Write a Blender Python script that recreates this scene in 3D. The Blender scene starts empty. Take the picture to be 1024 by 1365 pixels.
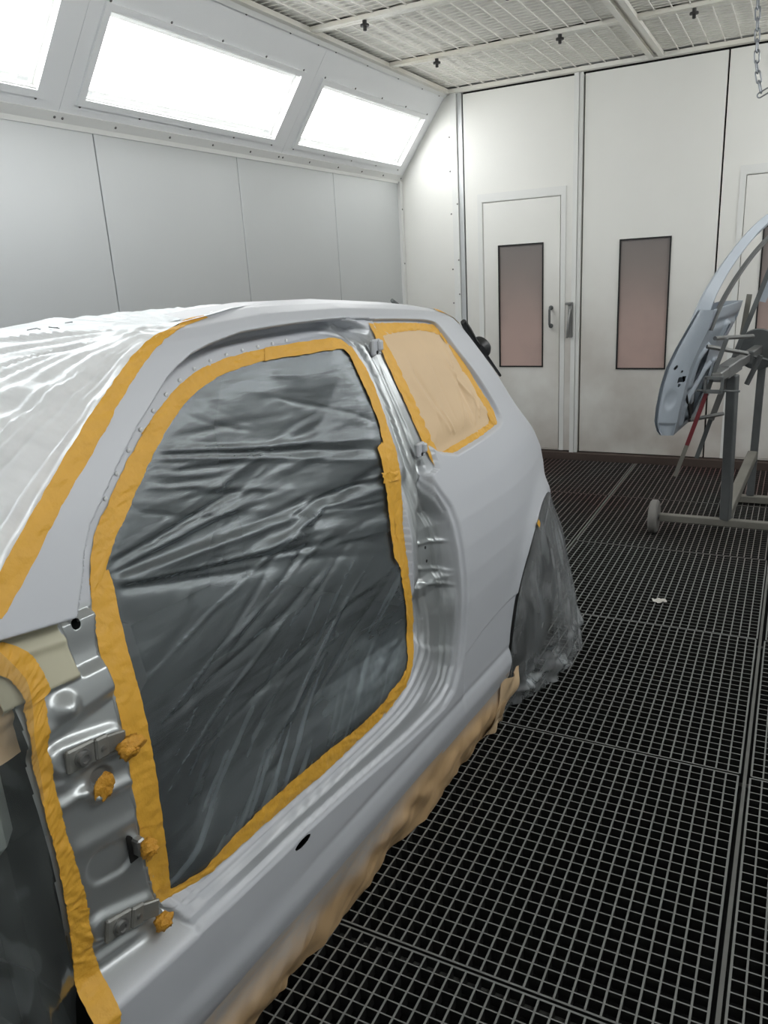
import bpy, math, random
import numpy as np
from mathutils import Vector, Matrix

rng = np.random.RandomState(7)
random.seed(7)
scn = bpy.context.scene
col = scn.collection

# ------------------------------------------------------------------ camera
cam_d = bpy.data.cameras.new('camera')
cam = bpy.data.objects.new('camera', cam_d)
col.objects.link(cam)
scn.camera = cam
CAM_Z = 1.54
yaw, pitch, roll = -0.49328, -0.29738, -0.05851
fwd = Vector((math.sin(yaw)*math.cos(pitch), math.cos(yaw)*math.cos(pitch), math.sin(pitch)))
rgt = Vector((math.cos(yaw), -math.sin(yaw), 0))
up0 = rgt.cross(fwd)
r2 = math.cos(roll)*rgt + math.sin(roll)*up0
u2 = -math.sin(roll)*rgt + math.cos(roll)*up0
mw = Matrix((r2, u2, -fwd)).transposed().to_4x4()
mw.translation = (0, 0, CAM_Z)
cam.matrix_world = mw
cam_d.sensor_fit = 'VERTICAL'
cam_d.sensor_height = 24.0
cam_d.lens = 24.0*1030.5/1365.0
cam_d.clip_start = 0.02

# ------------------------------------------------------------------ world and exposure
wd = bpy.data.worlds.new('world')
scn.world = wd
wd.use_nodes = True
wd.node_tree.nodes['Background'].inputs[0].default_value = (0.5, 0.52, 0.55, 1)
wd.node_tree.nodes['Background'].inputs[1].default_value = 0.05
scn.view_settings.view_transform = 'Standard'
scn.view_settings.look = 'None'
scn.view_settings.gamma = 1.0
scn.view_settings.use_curve_mapping = False
scn.view_settings.exposure = 0.0
LAMP = 9.1            # emission strength of the booth's light panels
try:
    scn.cycles.max_bounces = 8
    scn.cycles.transparent_max_bounces = 16
    scn.cycles.sample_clamp_indirect = 8
    scn.cycles.use_denoising = True
except Exception:
    pass

# ------------------------------------------------------------------ materials
def S(c):
    """sRGB 0..255 to linear"""
    out = []
    for x in c:
        x /= 255.0
        out.append(x/12.92 if x <= .04045 else ((x+.055)/1.055)**2.4)
    return tuple(out)

def mat(name, rgb, rough=.5, metal=0.0, spec=.5, bump=0, bscale=60, stretch=(1, 1, 1), var=0, vscale=5,
        emit=None, coat=0, stain_or_light=None, detail=4, nlo=.32, nhi=.68):
    m = bpy.data.materials.new(name)
    m.use_nodes = True
    nt = m.node_tree
    b = nt.nodes['Principled BSDF']
    c = S(rgb)
    b.inputs['Base Color'].default_value = (*c, 1)
    b.inputs['Roughness'].default_value = rough
    b.inputs['Metallic'].default_value = metal
    b.inputs['Specular IOR Level'].default_value = spec
    b.inputs['Coat Weight'].default_value = coat
    if emit:
        b.inputs['Emission Color'].default_value = (*emit[0], 1)
        b.inputs['Emission Strength'].default_value = emit[1]
    tc = nt.nodes.new('ShaderNodeTexCoord')
    mp = nt.nodes.new('ShaderNodeMapping')
    mp.inputs['Scale'].default_value = stretch
    nt.links.new(tc.outputs['Object'], mp.inputs[0])
    last = None
    if var:
        n = nt.nodes.new('ShaderNodeTexNoise')
        n.inputs['Scale'].default_value = vscale
        n.inputs['Detail'].default_value = 5
        nt.links.new(mp.outputs[0], n.inputs['Vector'])
        mx = nt.nodes.new('ShaderNodeMix')
        mx.data_type = 'RGBA'
        mx.inputs[6].default_value = (*[x*(1-var) for x in c], 1)
        mx.inputs[7].default_value = (*[min(1, x*(1+var)) for x in c], 1)
        nt.links.new(n.outputs['Fac'], mx.inputs[0])
        last = mx.outputs[2]
    if stain_or_light:
        # (colour, position mask axis, from, to, amount): dust on the surface; on window panes, light painted into the colour
        scol, ax, a, bb, amt, sc = stain_or_light
        g = nt.nodes.new('ShaderNodeNewGeometry')
        sx = nt.nodes.new('ShaderNodeSeparateXYZ')
        nt.links.new(g.outputs['Position'], sx.inputs[0])
        mr = nt.nodes.new('ShaderNodeMapRange')
        mr.interpolation_type = 'SMOOTHSTEP'
        mr.inputs['From Min'].default_value = a
        mr.inputs['From Max'].default_value = bb
        mr.inputs['To Min'].default_value = 0
        mr.inputs['To Max'].default_value = amt
        nt.links.new(sx.outputs[ax], mr.inputs['Value'])
        n = nt.nodes.new('ShaderNodeTexNoise')
        n.inputs['Scale'].default_value = sc
        n.inputs['Detail'].default_value = 6
        nt.links.new(g.outputs['Position'], n.inputs['Vector'])
        mr2 = nt.nodes.new('ShaderNodeMapRange')
        mr2.inputs['From Min'].default_value = nlo
        mr2.inputs['From Max'].default_value = nhi
        nt.links.new(n.outputs['Fac'], mr2.inputs['Value'])
        mu = nt.nodes.new('ShaderNodeMath')
        mu.operation = 'MULTIPLY'
        nt.links.new(mr.outputs[0], mu.inputs[0])
        nt.links.new(mr2.outputs[0], mu.inputs[1])
        mx2 = nt.nodes.new('ShaderNodeMix')
        mx2.data_type = 'RGBA'
        if last:
            nt.links.new(last, mx2.inputs[6])
        else:
            mx2.inputs[6].default_value = (*c, 1)
        mx2.inputs[7].default_value = (*S(scol), 1)
        nt.links.new(mu.outputs[0], mx2.inputs[0])
        last = mx2.outputs[2]
    if last:
        nt.links.new(last, b.inputs['Base Color'])
    if bump:
        n = nt.nodes.new('ShaderNodeTexNoise')
        n.inputs['Scale'].default_value = bscale
        n.inputs['Detail'].default_value = detail
        nt.links.new(mp.outputs[0], n.inputs['Vector'])
        bp = nt.nodes.new('ShaderNodeBump')
        bp.inputs['Strength'].default_value = bump
        bp.inputs['Distance'].default_value = .01
        nt.links.new(n.outputs['Fac'], bp.inputs['Height'])
        nt.links.new(bp.outputs[0], b.inputs['Normal'])
    return m

def film_mat(name, haze, rgb=(225, 228, 230), rough=.18, gloss=.9, bump=.25, bscale=30, stretch=(1, 1, 1), rot=0,
             hvar=.1, hscale=14, translucent=.35, attr=False, gmin=.03, gmax=.75):
    """thin plastic sheet: clear, a little milky, glossy"""
    m = bpy.data.materials.new(name)
    m.use_nodes = True
    nt = m.node_tree
    nt.nodes.remove(nt.nodes['Principled BSDF'])
    out = nt.nodes['Material Output']
    N = nt.nodes.new
    L = nt.links.new
    tc = N('ShaderNodeTexCoord')
    mp = N('ShaderNodeMapping')
    mp.inputs['Scale'].default_value = stretch
    mp.inputs['Rotation'].default_value = (rot, 0, 0)
    L(tc.outputs['Object'], mp.inputs[0])
    nz = N('ShaderNodeTexNoise')
    nz.inputs['Scale'].default_value = bscale
    nz.inputs['Detail'].default_value = 2
    L(mp.outputs[0], nz.inputs['Vector'])
    bp = N('ShaderNodeBump')
    bp.inputs['Strength'].default_value = bump
    bp.inputs['Distance'].default_value = .01
    L(nz.outputs['Fac'], bp.inputs['Height'])
    n2 = N('ShaderNodeTexNoise')
    n2.inputs['Scale'].default_value = hscale
    n2.inputs['Detail'].default_value = 6
    L(mp.outputs[0], n2.inputs['Vector'])
    mr = N('ShaderNodeMapRange')
    mr.inputs['From Min'].default_value = .35
    mr.inputs['From Max'].default_value = .7
    mr.inputs['To Min'].default_value = haze
    mr.inputs['To Max'].default_value = haze+hvar
    L(n2.outputs['Fac'], mr.inputs['Value'])
    fac = mr.outputs[0]
    if attr:
        at = N('ShaderNodeAttribute')
        at.attribute_name = 'dust'
        ad = N('ShaderNodeMath')
        ad.operation = 'ADD'
        ad.use_clamp = True
        L(fac, ad.inputs[0])
        L(at.outputs['Fac'], ad.inputs[1])
        fac = ad.outputs[0]
    tr = N('ShaderNodeBsdfTransparent')
    df = N('ShaderNodeBsdfDiffuse')
    df.inputs[0].default_value = (*S(rgb), 1)
    L(bp.outputs[0], df.inputs['Normal'])
    tl = N('ShaderNodeBsdfTranslucent')
    tl.inputs[0].default_value = (*S(rgb), 1)
    mx0 = N('ShaderNodeMixShader')
    mx0.inputs[0].default_value = translucent
    L(df.outputs[0], mx0.inputs[1])
    L(tl.outputs[0], mx0.inputs[2])
    mx1 = N('ShaderNodeMixShader')
    L(fac, mx1.inputs[0])
    L(tr.outputs[0], mx1.inputs[1])
    L(mx0.outputs[0], mx1.inputs[2])
    gl = N('ShaderNodeBsdfGlossy')
    gl.inputs['Roughness'].default_value = rough
    gl.inputs[0].default_value = (gloss*.9, gloss*.97, gloss, 1)
    L(bp.outputs[0], gl.inputs['Normal'])
    lw = N('ShaderNodeLayerWeight')
    lw.inputs['Blend'].default_value = .35
    L(bp.outputs[0], lw.inputs['Normal'])
    m3 = N('ShaderNodeMapRange')
    m3.inputs['To Min'].default_value = gmin
    m3.inputs['To Max'].default_value = gmax
    L(lw.outputs['Facing'], m3.inputs['Value'])
    mx2 = N('ShaderNodeMixShader')
    L(m3.outputs[0], mx2.inputs[0])
    L(mx1.outputs[0], mx2.inputs[1])
    L(gl.outputs[0], mx2.inputs[2])
    L(mx2.outputs[0], out.inputs['Surface'])
    return m

M = {}
M['wall'] = mat('painted_wall', (206, 209, 210), .36, .4, bump=.03, bscale=6, var=.03, vscale=2)
M['back'] = mat('painted_back_wall', (236, 236, 231), .45, bump=.04, bscale=4, var=.03, vscale=3,
                stain_or_light=((176, 166, 156), 2, 1.9, .1, .85, 2.2), nlo=.2)
M['slant'] = mat('painted_lamp_wall', (241, 243, 244), .4, var=.02)
M['trim'] = mat('painted_trim', (230, 231, 228), .4)
M['gap'] = mat('dark_gap', (28, 26, 24), .8)
M['gasket'] = mat('black_rubber', (22, 22, 22), .6)
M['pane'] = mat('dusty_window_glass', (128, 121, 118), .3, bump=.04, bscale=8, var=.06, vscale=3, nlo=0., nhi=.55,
                stain_or_light=((204, 176, 166), 2, 1.75, .75, .85, 1.6))  # top-to-bottom gradient paints light from behind into the dusty pane
M['screw'] = mat('zinc_screw', (120, 120, 118), .35, .9)
M['lamp'] = mat('lamp_diffuser', (240, 242, 240), .5, emit=((.99, 1.0, 1.0), LAMP))
M['frost'] = mat('frosted_glass_margin', (232, 236, 234), .4, emit=((1, 1, .99), .25))
M['cloth'] = mat('filter_cloth', (238, 236, 230), .95, bump=.6, bscale=9, var=.16, vscale=10, stretch=(1, .25, 1))
M['wire'] = mat('cream_wire', (240, 238, 230), .5)
M['cframe'] = mat('cream_frame', (236, 235, 228), .45, var=.03, stain_or_light=((206, 190, 146), 2, 2.7, 2.9, .35, 2.2))
M['clip'] = mat('black_plastic_knob', (40, 39, 38), .5)
M['grate'] = mat('dusty_grating_steel', (122, 124, 121), .62, .15, var=.18, vscale=9,
                 stain_or_light=((104, 66, 62), 1, 3.7, 5.2, .9, 1.1))
def darken_flanks(m, rgb):
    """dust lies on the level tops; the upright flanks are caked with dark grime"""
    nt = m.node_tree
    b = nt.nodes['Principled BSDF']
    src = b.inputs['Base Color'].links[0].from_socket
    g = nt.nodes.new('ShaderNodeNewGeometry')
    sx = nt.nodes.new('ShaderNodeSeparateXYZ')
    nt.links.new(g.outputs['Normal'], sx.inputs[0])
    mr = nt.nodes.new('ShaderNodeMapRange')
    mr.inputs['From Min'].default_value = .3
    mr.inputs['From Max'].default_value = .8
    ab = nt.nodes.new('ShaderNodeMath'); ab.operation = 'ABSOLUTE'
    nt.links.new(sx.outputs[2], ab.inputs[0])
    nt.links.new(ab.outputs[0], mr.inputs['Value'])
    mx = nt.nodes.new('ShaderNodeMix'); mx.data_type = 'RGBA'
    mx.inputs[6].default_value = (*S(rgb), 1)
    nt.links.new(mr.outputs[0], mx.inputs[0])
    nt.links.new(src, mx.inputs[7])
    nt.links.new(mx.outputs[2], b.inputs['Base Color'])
darken_flanks(M['grate'], (30, 31, 29))  # upright flanks coloured darker than the level tops
M['strip'] = mat('grating_support_steel', (104, 105, 101), .6, .2, var=.2, vscale=20)
M['pit'] = mat('dark_pit', (9, 10, 9), .9, var=.4, vscale=3)
M['thresh'] = mat('dirty_threshold', (74, 62, 56), .7, var=.3, vscale=6)
M['steel'] = mat('worn_dark_steel', (98, 101, 101), .5, .2, var=.25, vscale=12, bump=.1, bscale=40)
M['lsteel'] = mat('bare_steel', (150, 150, 148), .4, .8, var=.15, vscale=14)
M['dusty'] = mat('overspray_steel', (122, 120, 112), .7, .2, var=.2, vscale=15)
M['red'] = mat('red_painted_bar', (112, 42, 48), .5, .1, var=.15, vscale=20)
M['wheel'] = mat('dusty_grey_rubber', (128, 126, 122), .8, var=.1, vscale=30)
M['chain'] = mat('galvanised_chain', (138, 142, 146), .4, .7)
M['primer'] = mat('grey_primer', (192, 195, 200), .36, spec=.5)
M['doorprimer'] = mat('door_grey_primer', (168, 177, 186), .4)
M['tape'] = mat('masking_tape', (222, 168, 60), .55, bump=.35, bscale=45, stretch=(1, 1, 1), var=.12, vscale=22)
M['tape2'] = mat('crumpled_masking_tape', (205, 148, 48), .6, bump=.8, bscale=70, var=.25, vscale=40)
M['paper'] = mat('brown_masking_paper', (214, 186, 148), .6, bump=.35, bscale=9, var=.08, vscale=7)
M['dark'] = mat('dark_interior', (20, 21, 22), .8)
M['tyre'] = mat('tyre_rubber', (30, 31, 31), .7, bump=.3, bscale=80)
M['bay'] = mat('engine_bay_metal', (48, 56, 52), .5, var=.3, vscale=8)
M['bottle'] = mat('milky_plastic', (178, 186, 180), .5)
M['black'] = mat('black_plastic', (26, 27, 28), .42)
M['hinge'] = mat('zinc_hinge', (134, 134, 129), .4, .4, var=.1, vscale=60)
M['glass'] = mat('dark_glass', (24, 26, 28), .06)
M['scrap'] = mat('white_paper_scrap', (190, 188, 180), .8)

M['film_door'] = film_mat('clear_film_over_opening', .06, rgb=(205, 220, 226), rough=.40, bump=.12, bscale=26, stretch=(1, .35, 2.6), rot=-.55,
                          hvar=.07, hscale=18, attr=True, gmin=.06, gmax=.48)
M['film_ws'] = film_mat('milky_film', .90, rgb=(248, 249, 250), rough=.36, bump=.35, bscale=16, stretch=(.5, 2.5, 2.5), hvar=.12, hscale=9,
                        gmin=.03, gmax=.42, translucent=.05)
M['film_front'] = film_mat('clear_film_front', .05, rgb=(190, 200, 198), rough=.16, bump=.5, bscale=14, stretch=(1.6, 1.6, .5), hvar=.16, hscale=8)
M['film_rear'] = film_mat('crumpled_film_rear', .17, rough=.2, bump=.45, bscale=13, stretch=(1.5, 1.5, .7), hvar=.42, hscale=9)

# ------------------------------------------------------------------ helpers
def link_mesh(name, me, m=None, parent=None, loc=None):
    o = bpy.data.objects.new(name, me)
    col.objects.link(o)
    if m is not None:
        me.materials.append(M[m] if isinstance(m, str) else m)
    if parent:
        o.parent = parent
    if loc is not None:
        o.location = loc
    return o

def share(o, name=None, parent=None, loc=None, rot=None, scale=None):
    c = o.copy()
    if name:
        c.name = name
    col.objects.link(c)
    c.parent = parent
    if loc is not None:
        c.location = loc
    if rot is not None:
        c.rotation_euler = rot
    if scale is not None:
        c.scale = scale
    return c

def empty(name, loc=(0, 0, 0), rz=0, label=None, cat=None, group=None, kind=None, parent=None):
    o = bpy.data.objects.new(name, None)
    col.objects.link(o)
    o.location = loc
    o.rotation_euler = (0, 0, rz)
    o.empty_display_size = .05
    tag(o, label, cat, group, kind)
    if parent:
        o.parent = parent
    return o

def tag(o, label=None, cat=None, group=None, kind=None):
    if label: o['label'] = label
    if cat: o['category'] = cat
    if group: o['group'] = group
    if kind: o['kind'] = kind
    return o

class MB:
    def __init__(s):
        s.v, s.f, s.sm = [], [], []
    def add(s, v, f, smooth=False):
        n = len(s.v)
        s.v += [tuple(map(float, p)) for p in v]
        s.f += [tuple(i+n for i in q) for q in f]
        s.sm += [smooth]*len(f)
        return s
    def box(s, c, d, ax=None, bev=0):
        c = Vector(c)
        X, Y, Z = [Vector(a) for a in (ax or ((1, 0, 0), (0, 1, 0), (0, 0, 1)))]
        hx, hy, hz = d[0]/2, d[1]/2, d[2]/2
        if bev <= 0:
            v = [c+X*hx*i+Y*hy*j+Z*hz*k for k in (-1, 1) for j in (-1, 1) for i in (-1, 1)]
            return s.add(v, [(0, 2, 3, 1), (4, 5, 7, 6), (0, 1, 5, 4), (2, 6, 7, 3), (0, 4, 6, 2), (1, 3, 7, 5)])
        b = min(bev, hx*.9, hy*.9, hz*.9)
        vs = []
        for (dx, dy, dz) in ((hx-b, hy-b, hz), (hx, hy-b, hz-b), (hx-b, hy, hz-b)):
            for k in (-1, 1):
                for j in (-1, 1):
                    for i in (-1, 1):
                        vs.append(c+X*dx*i+Y*dy*j+Z*dz*k)
        A, B, Cc = 0, 8, 16
        f = [(0, 2, 3, 1), (4, 5, 7, 6),
             (B+0, B+4, B+6, B+2), (B+1, B+3, B+7, B+5),
             (Cc+0, Cc+1, Cc+5, Cc+4), (Cc+2, Cc+6, Cc+7, Cc+3)]
        # edges z-x
        for j in (0, 2):
            f += [(0+j, B+0+j, B+2-2+j, 0+j)][:0]
        def q(a, b_, c_, d_): f.append((a, b_, c_, d_))
        q(0, B+0, B+2, 2); q(1, 3, B+3, B+1); q(4, 6, B+6, B+4); q(5, B+5, B+7, 7)
        q(0, 1, Cc+1, Cc+0); q(2, Cc+2, Cc+3, 3); q(4, Cc+4, Cc+5, 5); q(6, 7, Cc+7, Cc+6)
        q(B+0, Cc+0, Cc+4, B+4); q(B+1, B+5, Cc+5, Cc+1); q(B+2, B+6, Cc+6, Cc+2); q(B+3, Cc+3, Cc+7, B+7)
        for i in range(8):
            f.append((i, B+i, Cc+i))
        return s.add(vs, f)
    def bar(s, a, b, w, h=None, up=(0, 0, 1), bev=0):
        a, b = Vector(a), Vector(b)
        Z = (b-a)
        L = Z.length
        Z = Z/L
        X = Vector(up).cross(Z)
        if X.length < 1e-4:
            X = Vector((1, 0, 0))
        X.normalize()
        Y = Z.cross(X)
        return s.box((a+b)/2, (w, h or w, L), (X, Y, Z), bev)
    def tube(s, pts, r, n=8, closed=False, caps=True):
        pts = [Vector(p) for p in pts]
        m = len(pts)
        rr = r if hasattr(r, '__len__') else [r]*m
        vs, prev = [], None
        for i in range(m):
            if closed:
                t = pts[(i+1) % m]-pts[i-1]
            else:
                t = pts[min(i+1, m-1)]-pts[max(i-1, 0)]
            t.normalize()
            if prev is None:
                a = Vector((0, 0, 1)) if abs(t.z) < .9 else Vector((1, 0, 0))
                nx = a.cross(t).normalized()
            else:
                nx = (prev - t*prev.dot(t)).normalized()
            prev = nx
            ny = t.cross(nx)
            for k in range(n):
                an = 2*math.pi*k/n
                vs.append(pts[i]+(nx*math.cos(an)+ny*math.sin(an))*rr[i])
        f = []
        for i in range(m if closed else m-1):
            for k in range(n):
                a = i*n+k; b_ = i*n+(k+1) % n
                j = (i+1) % m
                f.append((a, b_, j*n+(k+1) % n, j*n+k))
        s.add(vs, f, True)
        if caps and not closed:
            base = len(s.v)-len(vs)
            s.f.append(tuple(base+k for k in reversed(range(n)))); s.sm.append(False)
            s.f.append(tuple(base+(m-1)*n+k for k in range(n))); s.sm.append(False)
        return s
    def lathe(s, prof, c, ax, n=24):
        """prof: (radius, along) pairs about axis ax through c"""
        c = Vector(c); Z = Vector(ax).normalized()
        X = Vector((0, 0, 1)).cross(Z)
        if X.length < 1e-3:
            X = Vector((1, 0, 0))
        X.normalize(); Y = Z.cross(X)
        vs = []
        for r, h in prof:
            for k in range(n):
                an = 2*math.pi*k/n
                vs.append(c+Z*h+(X*math.cos(an)+Y*math.sin(an))*r)
        f = []
        for i in range(len(prof)-1):
            for k in range(n):
                f.append((i*n+k, i*n+(k+1) % n, (i+1)*n+(k+1) % n, (i+1)*n+k))
        f.append(tuple(reversed(range(n))))
        f.append(tuple((len(prof)-1)*n+k for k in range(n)))
        return s.add(vs, f, True)
    def build(s, name, m, parent=None, loc=None, smooth=None):
        me = bpy.data.meshes.new(name)
        me.from_pydata(s.v, [], s.f)
        if smooth is not None:
            me.polygons.foreach_set('use_smooth', [smooth]*len(me.polygons))
        else:
            me.polygons.foreach_set('use_smooth', s.sm)
        if any(s.sm) and smooth is None:
            try:
                me.set_sharp_from_angle(angle=math.radians(40))
            except Exception:
                pass
        me.update()
        return link_mesh(name, me, m, parent, loc)

def sheet(name, P, m, parent=None, keep=None, attrs=None, thick=0, flip=False):
    """grid of points P[i,j,3] as one smooth mesh; keep[i,j] says which cells stay"""
    a, b, _ = P.shape
    idx = np.arange(a*b).reshape(a, b)
    q = np.stack([idx[:-1, :-1], idx[1:, :-1], idx[1:, 1:], idx[:-1, 1:]], -1)
    if flip:
        q = q[..., ::-1]
    if keep is not None:
        q = q[keep]
    q = q.reshape(-1, 4)
    used = np.unique(q)
    remap = -np.ones(a*b, int)
    remap[used] = np.arange(len(used))
    q = remap[q]
    V_ = P.reshape(-1, 3)[used]
    me = bpy.data.meshes.new(name)
    me.vertices.add(len(V_))
    me.vertices.foreach_set('co', V_.astype(np.float32).ravel())
    me.loops.add(q.size)
    me.loops.foreach_set('vertex_index', q.astype(np.int32).ravel())
    me.polygons.add(len(q))
    me.polygons.foreach_set('loop_start', (np.arange(len(q))*4).astype(np.int32))
    me.polygons.foreach_set('loop_total', np.full(len(q), 4, np.int32))
    me.update(calc_edges=True)
    me.polygons.foreach_set('use_smooth', np.ones(len(q), bool))
    for k, arr in (attrs or {}).items():
        at = me.attributes.new(k, 'FLOAT', 'POINT')
        at.data.foreach_set('value', arr.reshape(-1)[used].astype(np.float32))
    me.validate()
    o = link_mesh(name, me, m, parent)
    if thick:
        md = o.modifiers.new('solid', 'SOLIDIFY')
        md.thickness = thick
        md.offset = -1
    return o

def ss(x, a, b):
    t = np.clip((np.asarray(x, float)-a)/(b-a), 0, 1)
    return t*t*(3-2*t)

def vnoise(x, y, seed=0):
    """smooth value noise, -1..1"""
    x = np.asarray(x, float); y = np.asarray(y, float)
    x0 = np.floor(x).astype(int); y0 = np.floor(y).astype(int)
    fx = x-x0; fy = y-y0
    fx = fx*fx*(3-2*fx); fy = fy*fy*(3-2*fy)
    def h(i, j):
        n = (i*374761393+j*668265263+seed*974711) & 0x7fffffff
        n = ((n ^ (n >> 13))*1274126177) & 0x7fffffff
        return ((n ^ (n >> 16)) & 0xffff)/32767.5-1
    return (h(x0, y0)*(1-fx)+h(x0+1, y0)*fx)*(1-fy)+(h(x0, y0+1)*(1-fx)+h(x0+1, y0+1)*fx)*fy

# ================================================================== SETTING
XL, XR, YB, YF, ZW, ZC = -3.023, 0.963, 6.24, -1.0, 2.275, 2.869
XC = (XL+XR)/2
SL = np.array((.597, 0, .802))        # up the sloping lamp wall
SN = np.array((.802, 0, -.597))       # its normal, into the booth

screw_src = None
def screw(parent, loc, nrm, r=.006):
    global screw_src
    if screw_src is None:
        mb = MB()
        mb.lathe([(.0066, 0), (.0066, .002), (.0045, .004), (.0015, .0045)], (0, 0, 0), (0, 0, 1), 8)
        screw_src = mb.build('screw', 'screw', parent)
        o = screw_src
    else:
        o = share(screw_src, 'screw', parent)
    o.location = loc
    o.rotation_euler = Vector(nrm).to_track_quat('Z', 'Y').to_euler()
    o.parent = parent
    return o

# ---- floor of steel gratings over a pit
floor = tag(empty('floor'), kind='structure')
pit = MB()
pit.box((XC, 2.6, -.62), (4.1, 7.4, .04))
pit.box((XL-.02, 2.6, -.3), (.04, 7.4, .6)); pit.box((XR+.02, 2.6, -.3), (.04, 7.4, .6))
pit.box((XC, 6.26, -.3), (4.1, .04, .6)); pit.box((XC, -1.02, -.3), (4.1, .04, .6))
pit.build('pit', 'pit', floor)
px = 1.0225
GX = [-.02-px*k for k in (-1, 0, 1, 2, 3)]
GY = [6.205, 5.235, 4.262, 3.282, 2.290, 1.290, .300, -.69]
def grating(w, l):
    mb = MB()
    nb = int(round(w/.0341)); nt_ = int(round(l/.0338))
    for i in range(nb+1):
        x = -w/2+w*i/nb
        e = .0048 if 0 < i < nb else .006
        mb.box((x, 0, -.0145), (e, l, .029))
    for j in range(nt_+1):
        y = -l/2+l*j/nt_
        e = .0034 if 0 < j < nt_ else .005
        mb.box((0, y, -.0135), (w, e, .026))
    return mb
gsrc = None
for i in range(4):
    x1, x0 = GX[i], GX[i+1]
    if i == 0: x1 = XR
    if i == 3: x0 = XL
    for j in range(len(GY)-1):
        y1, y0 = GY[j], GY[j+1]
        w, l = min(x1-x0, px)-.03, .962
        if gsrc is None:
            gsrc = grating(px-.034, .962).build('grating_panel', 'grate', floor)
            o = gsrc
        else:
            o = share(gsrc, 'grating_panel', floor)
        sx = (x1-x0-.034)/(px-.034)
        o.location = ((x0+x1)/2+rng.uniform(-.004, .004), (y0+y1)/2, rng.uniform(-.0015, 0))
        o.scale = (sx, (y1-y0-.012)/.962, 1)
for k, x in enumerate(GX[1:4]):
    MB().box((x, 2.7, -.006), (.010, 7.1, .012)).build('support_strip', 'strip', floor)
for y in GY[1:]:
    MB().box((XC, y, -.06), (3.96, .02, .05)).build('support_beam', 'strip', floor)

# ---- left and right walls with sloping lamp wall above
JY = [-1.0, -.35, .75, 1.85, 2.949, 4.046, 5.155, YB]
SEAM = [-1.0, -.74, 1.0, 2.74, 4.48, 6.24]
def lamp_unit(root_thing, ox, mir, yc):
    """a sloping light panel: frame, border, glowing diffuser, screws; local to root at slope origin"""
    pass

def side_wall(name, mir):
    root = tag(empty(name), kind='structure')
    sx = -1 if mir else 1
    X0 = XR if mir else XL
    e = Vector((SL[0]*sx, 0, SL[2])); n = Vector((SN[0]*sx, 0, SN[2])); Y = Vector((0, 1, 0))
    org = Vector((X0, 0, ZW))
    def P(y, s, d=0): return org+Y*y+e*s+n*d
    MB().box((X0-sx*.05, 2.62, ZW/2), (.04, 7.24, ZW+.02)).build('backing', 'gap', root)
    for a, b in zip(JY[:-1], JY[1:]):
        MB().box((X0-sx*.015, (a+b)/2, ZW/2), (.03, b-a-.006, ZW-.004), bev=.002).build('wall_panel', 'wall', root)
    o0 = None
    for k, (a, b) in enumerate(zip(SEAM[:-1], SEAM[1:])):
        A, B = a+.105, b-.135           # lamp opening
        if k == 0:                      # the plain end panel behind the photographer has no lamp
            MB().box(P((a+b)/2, .37, -.01), (b-a-.002, .74, .02), (Y, e, n)).build('slope_panel', 'slant', root)
            continue
        mb = MB()
        ax = (Y, e, n)
        def slab(y0, y1, s0, s1, d0, d1, mbx): mbx.box(P((y0+y1)/2, (s0+s1)/2, (d0+d1)/2), (y1-y0, s1-s0, d1-d0), ax)
        slab(a+.001, A, .0, .74, -.02, 0, mb); slab(B, b-.001, .0, .74, -.02, 0, mb)
        slab(A, B, .0, .113, -.02, 0, mb); slab(A, B, .52, .74, -.02, 0, mb)
        mb.build('slope_panel', 'slant', root)
        bx = MB()
        slab(a, b, .0, .74, -.10, -.08, bx)
        bx.build('lamp_box_back', 'gap', root)
    # strip along the foot of the slope, and along the ceiling, with screws
    mb = MB()
    mb.box(P(2.62, .022, .004), (7.24, .05, .008), (Y, e, n))
    mb.box((X0+sx*.004, 2.62, ZW-.012), (.008, 7.24, .026))
    mb.build('foot_strip', 'trim', root)
    mb = MB()
    mb.box(P(2.62, .722, .006), (7.24, .04, .012), (Y, e, n))
    mb.build('head_strip', 'trim', root)
    if not mir:
        for k, (a, b) in enumerate(zip(SEAM[:-1], SEAM[1:])):
            if b < 1.5: continue
            for y in (a+.022, a+.34, a+.72, a+1.07, a+1.42, b-.022):
                screw(root, P(y, .024, .008), n)
            for y in (a+.1, a+.5, a+.95, a+1.35, b-.1):
                screw(root, P(y, .70, .0), n)
        # corner trim against the back wall
        MB().box((X0+.012, YB-.03, ZW/2), (.024, .045, ZW-.02)).build('corner_trim', 'trim', root)
        for z in (.35, .75, 1.2, 1.62, 2.05):
            screw(root, (X0+.024, YB-.03, z), (1, 0, 0))
    return root, P, e, n

wl, PL, eL, nL = side_wall('wall_left', False)
wr, PR, eR, nR = side_wall('wall_right', True)

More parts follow.
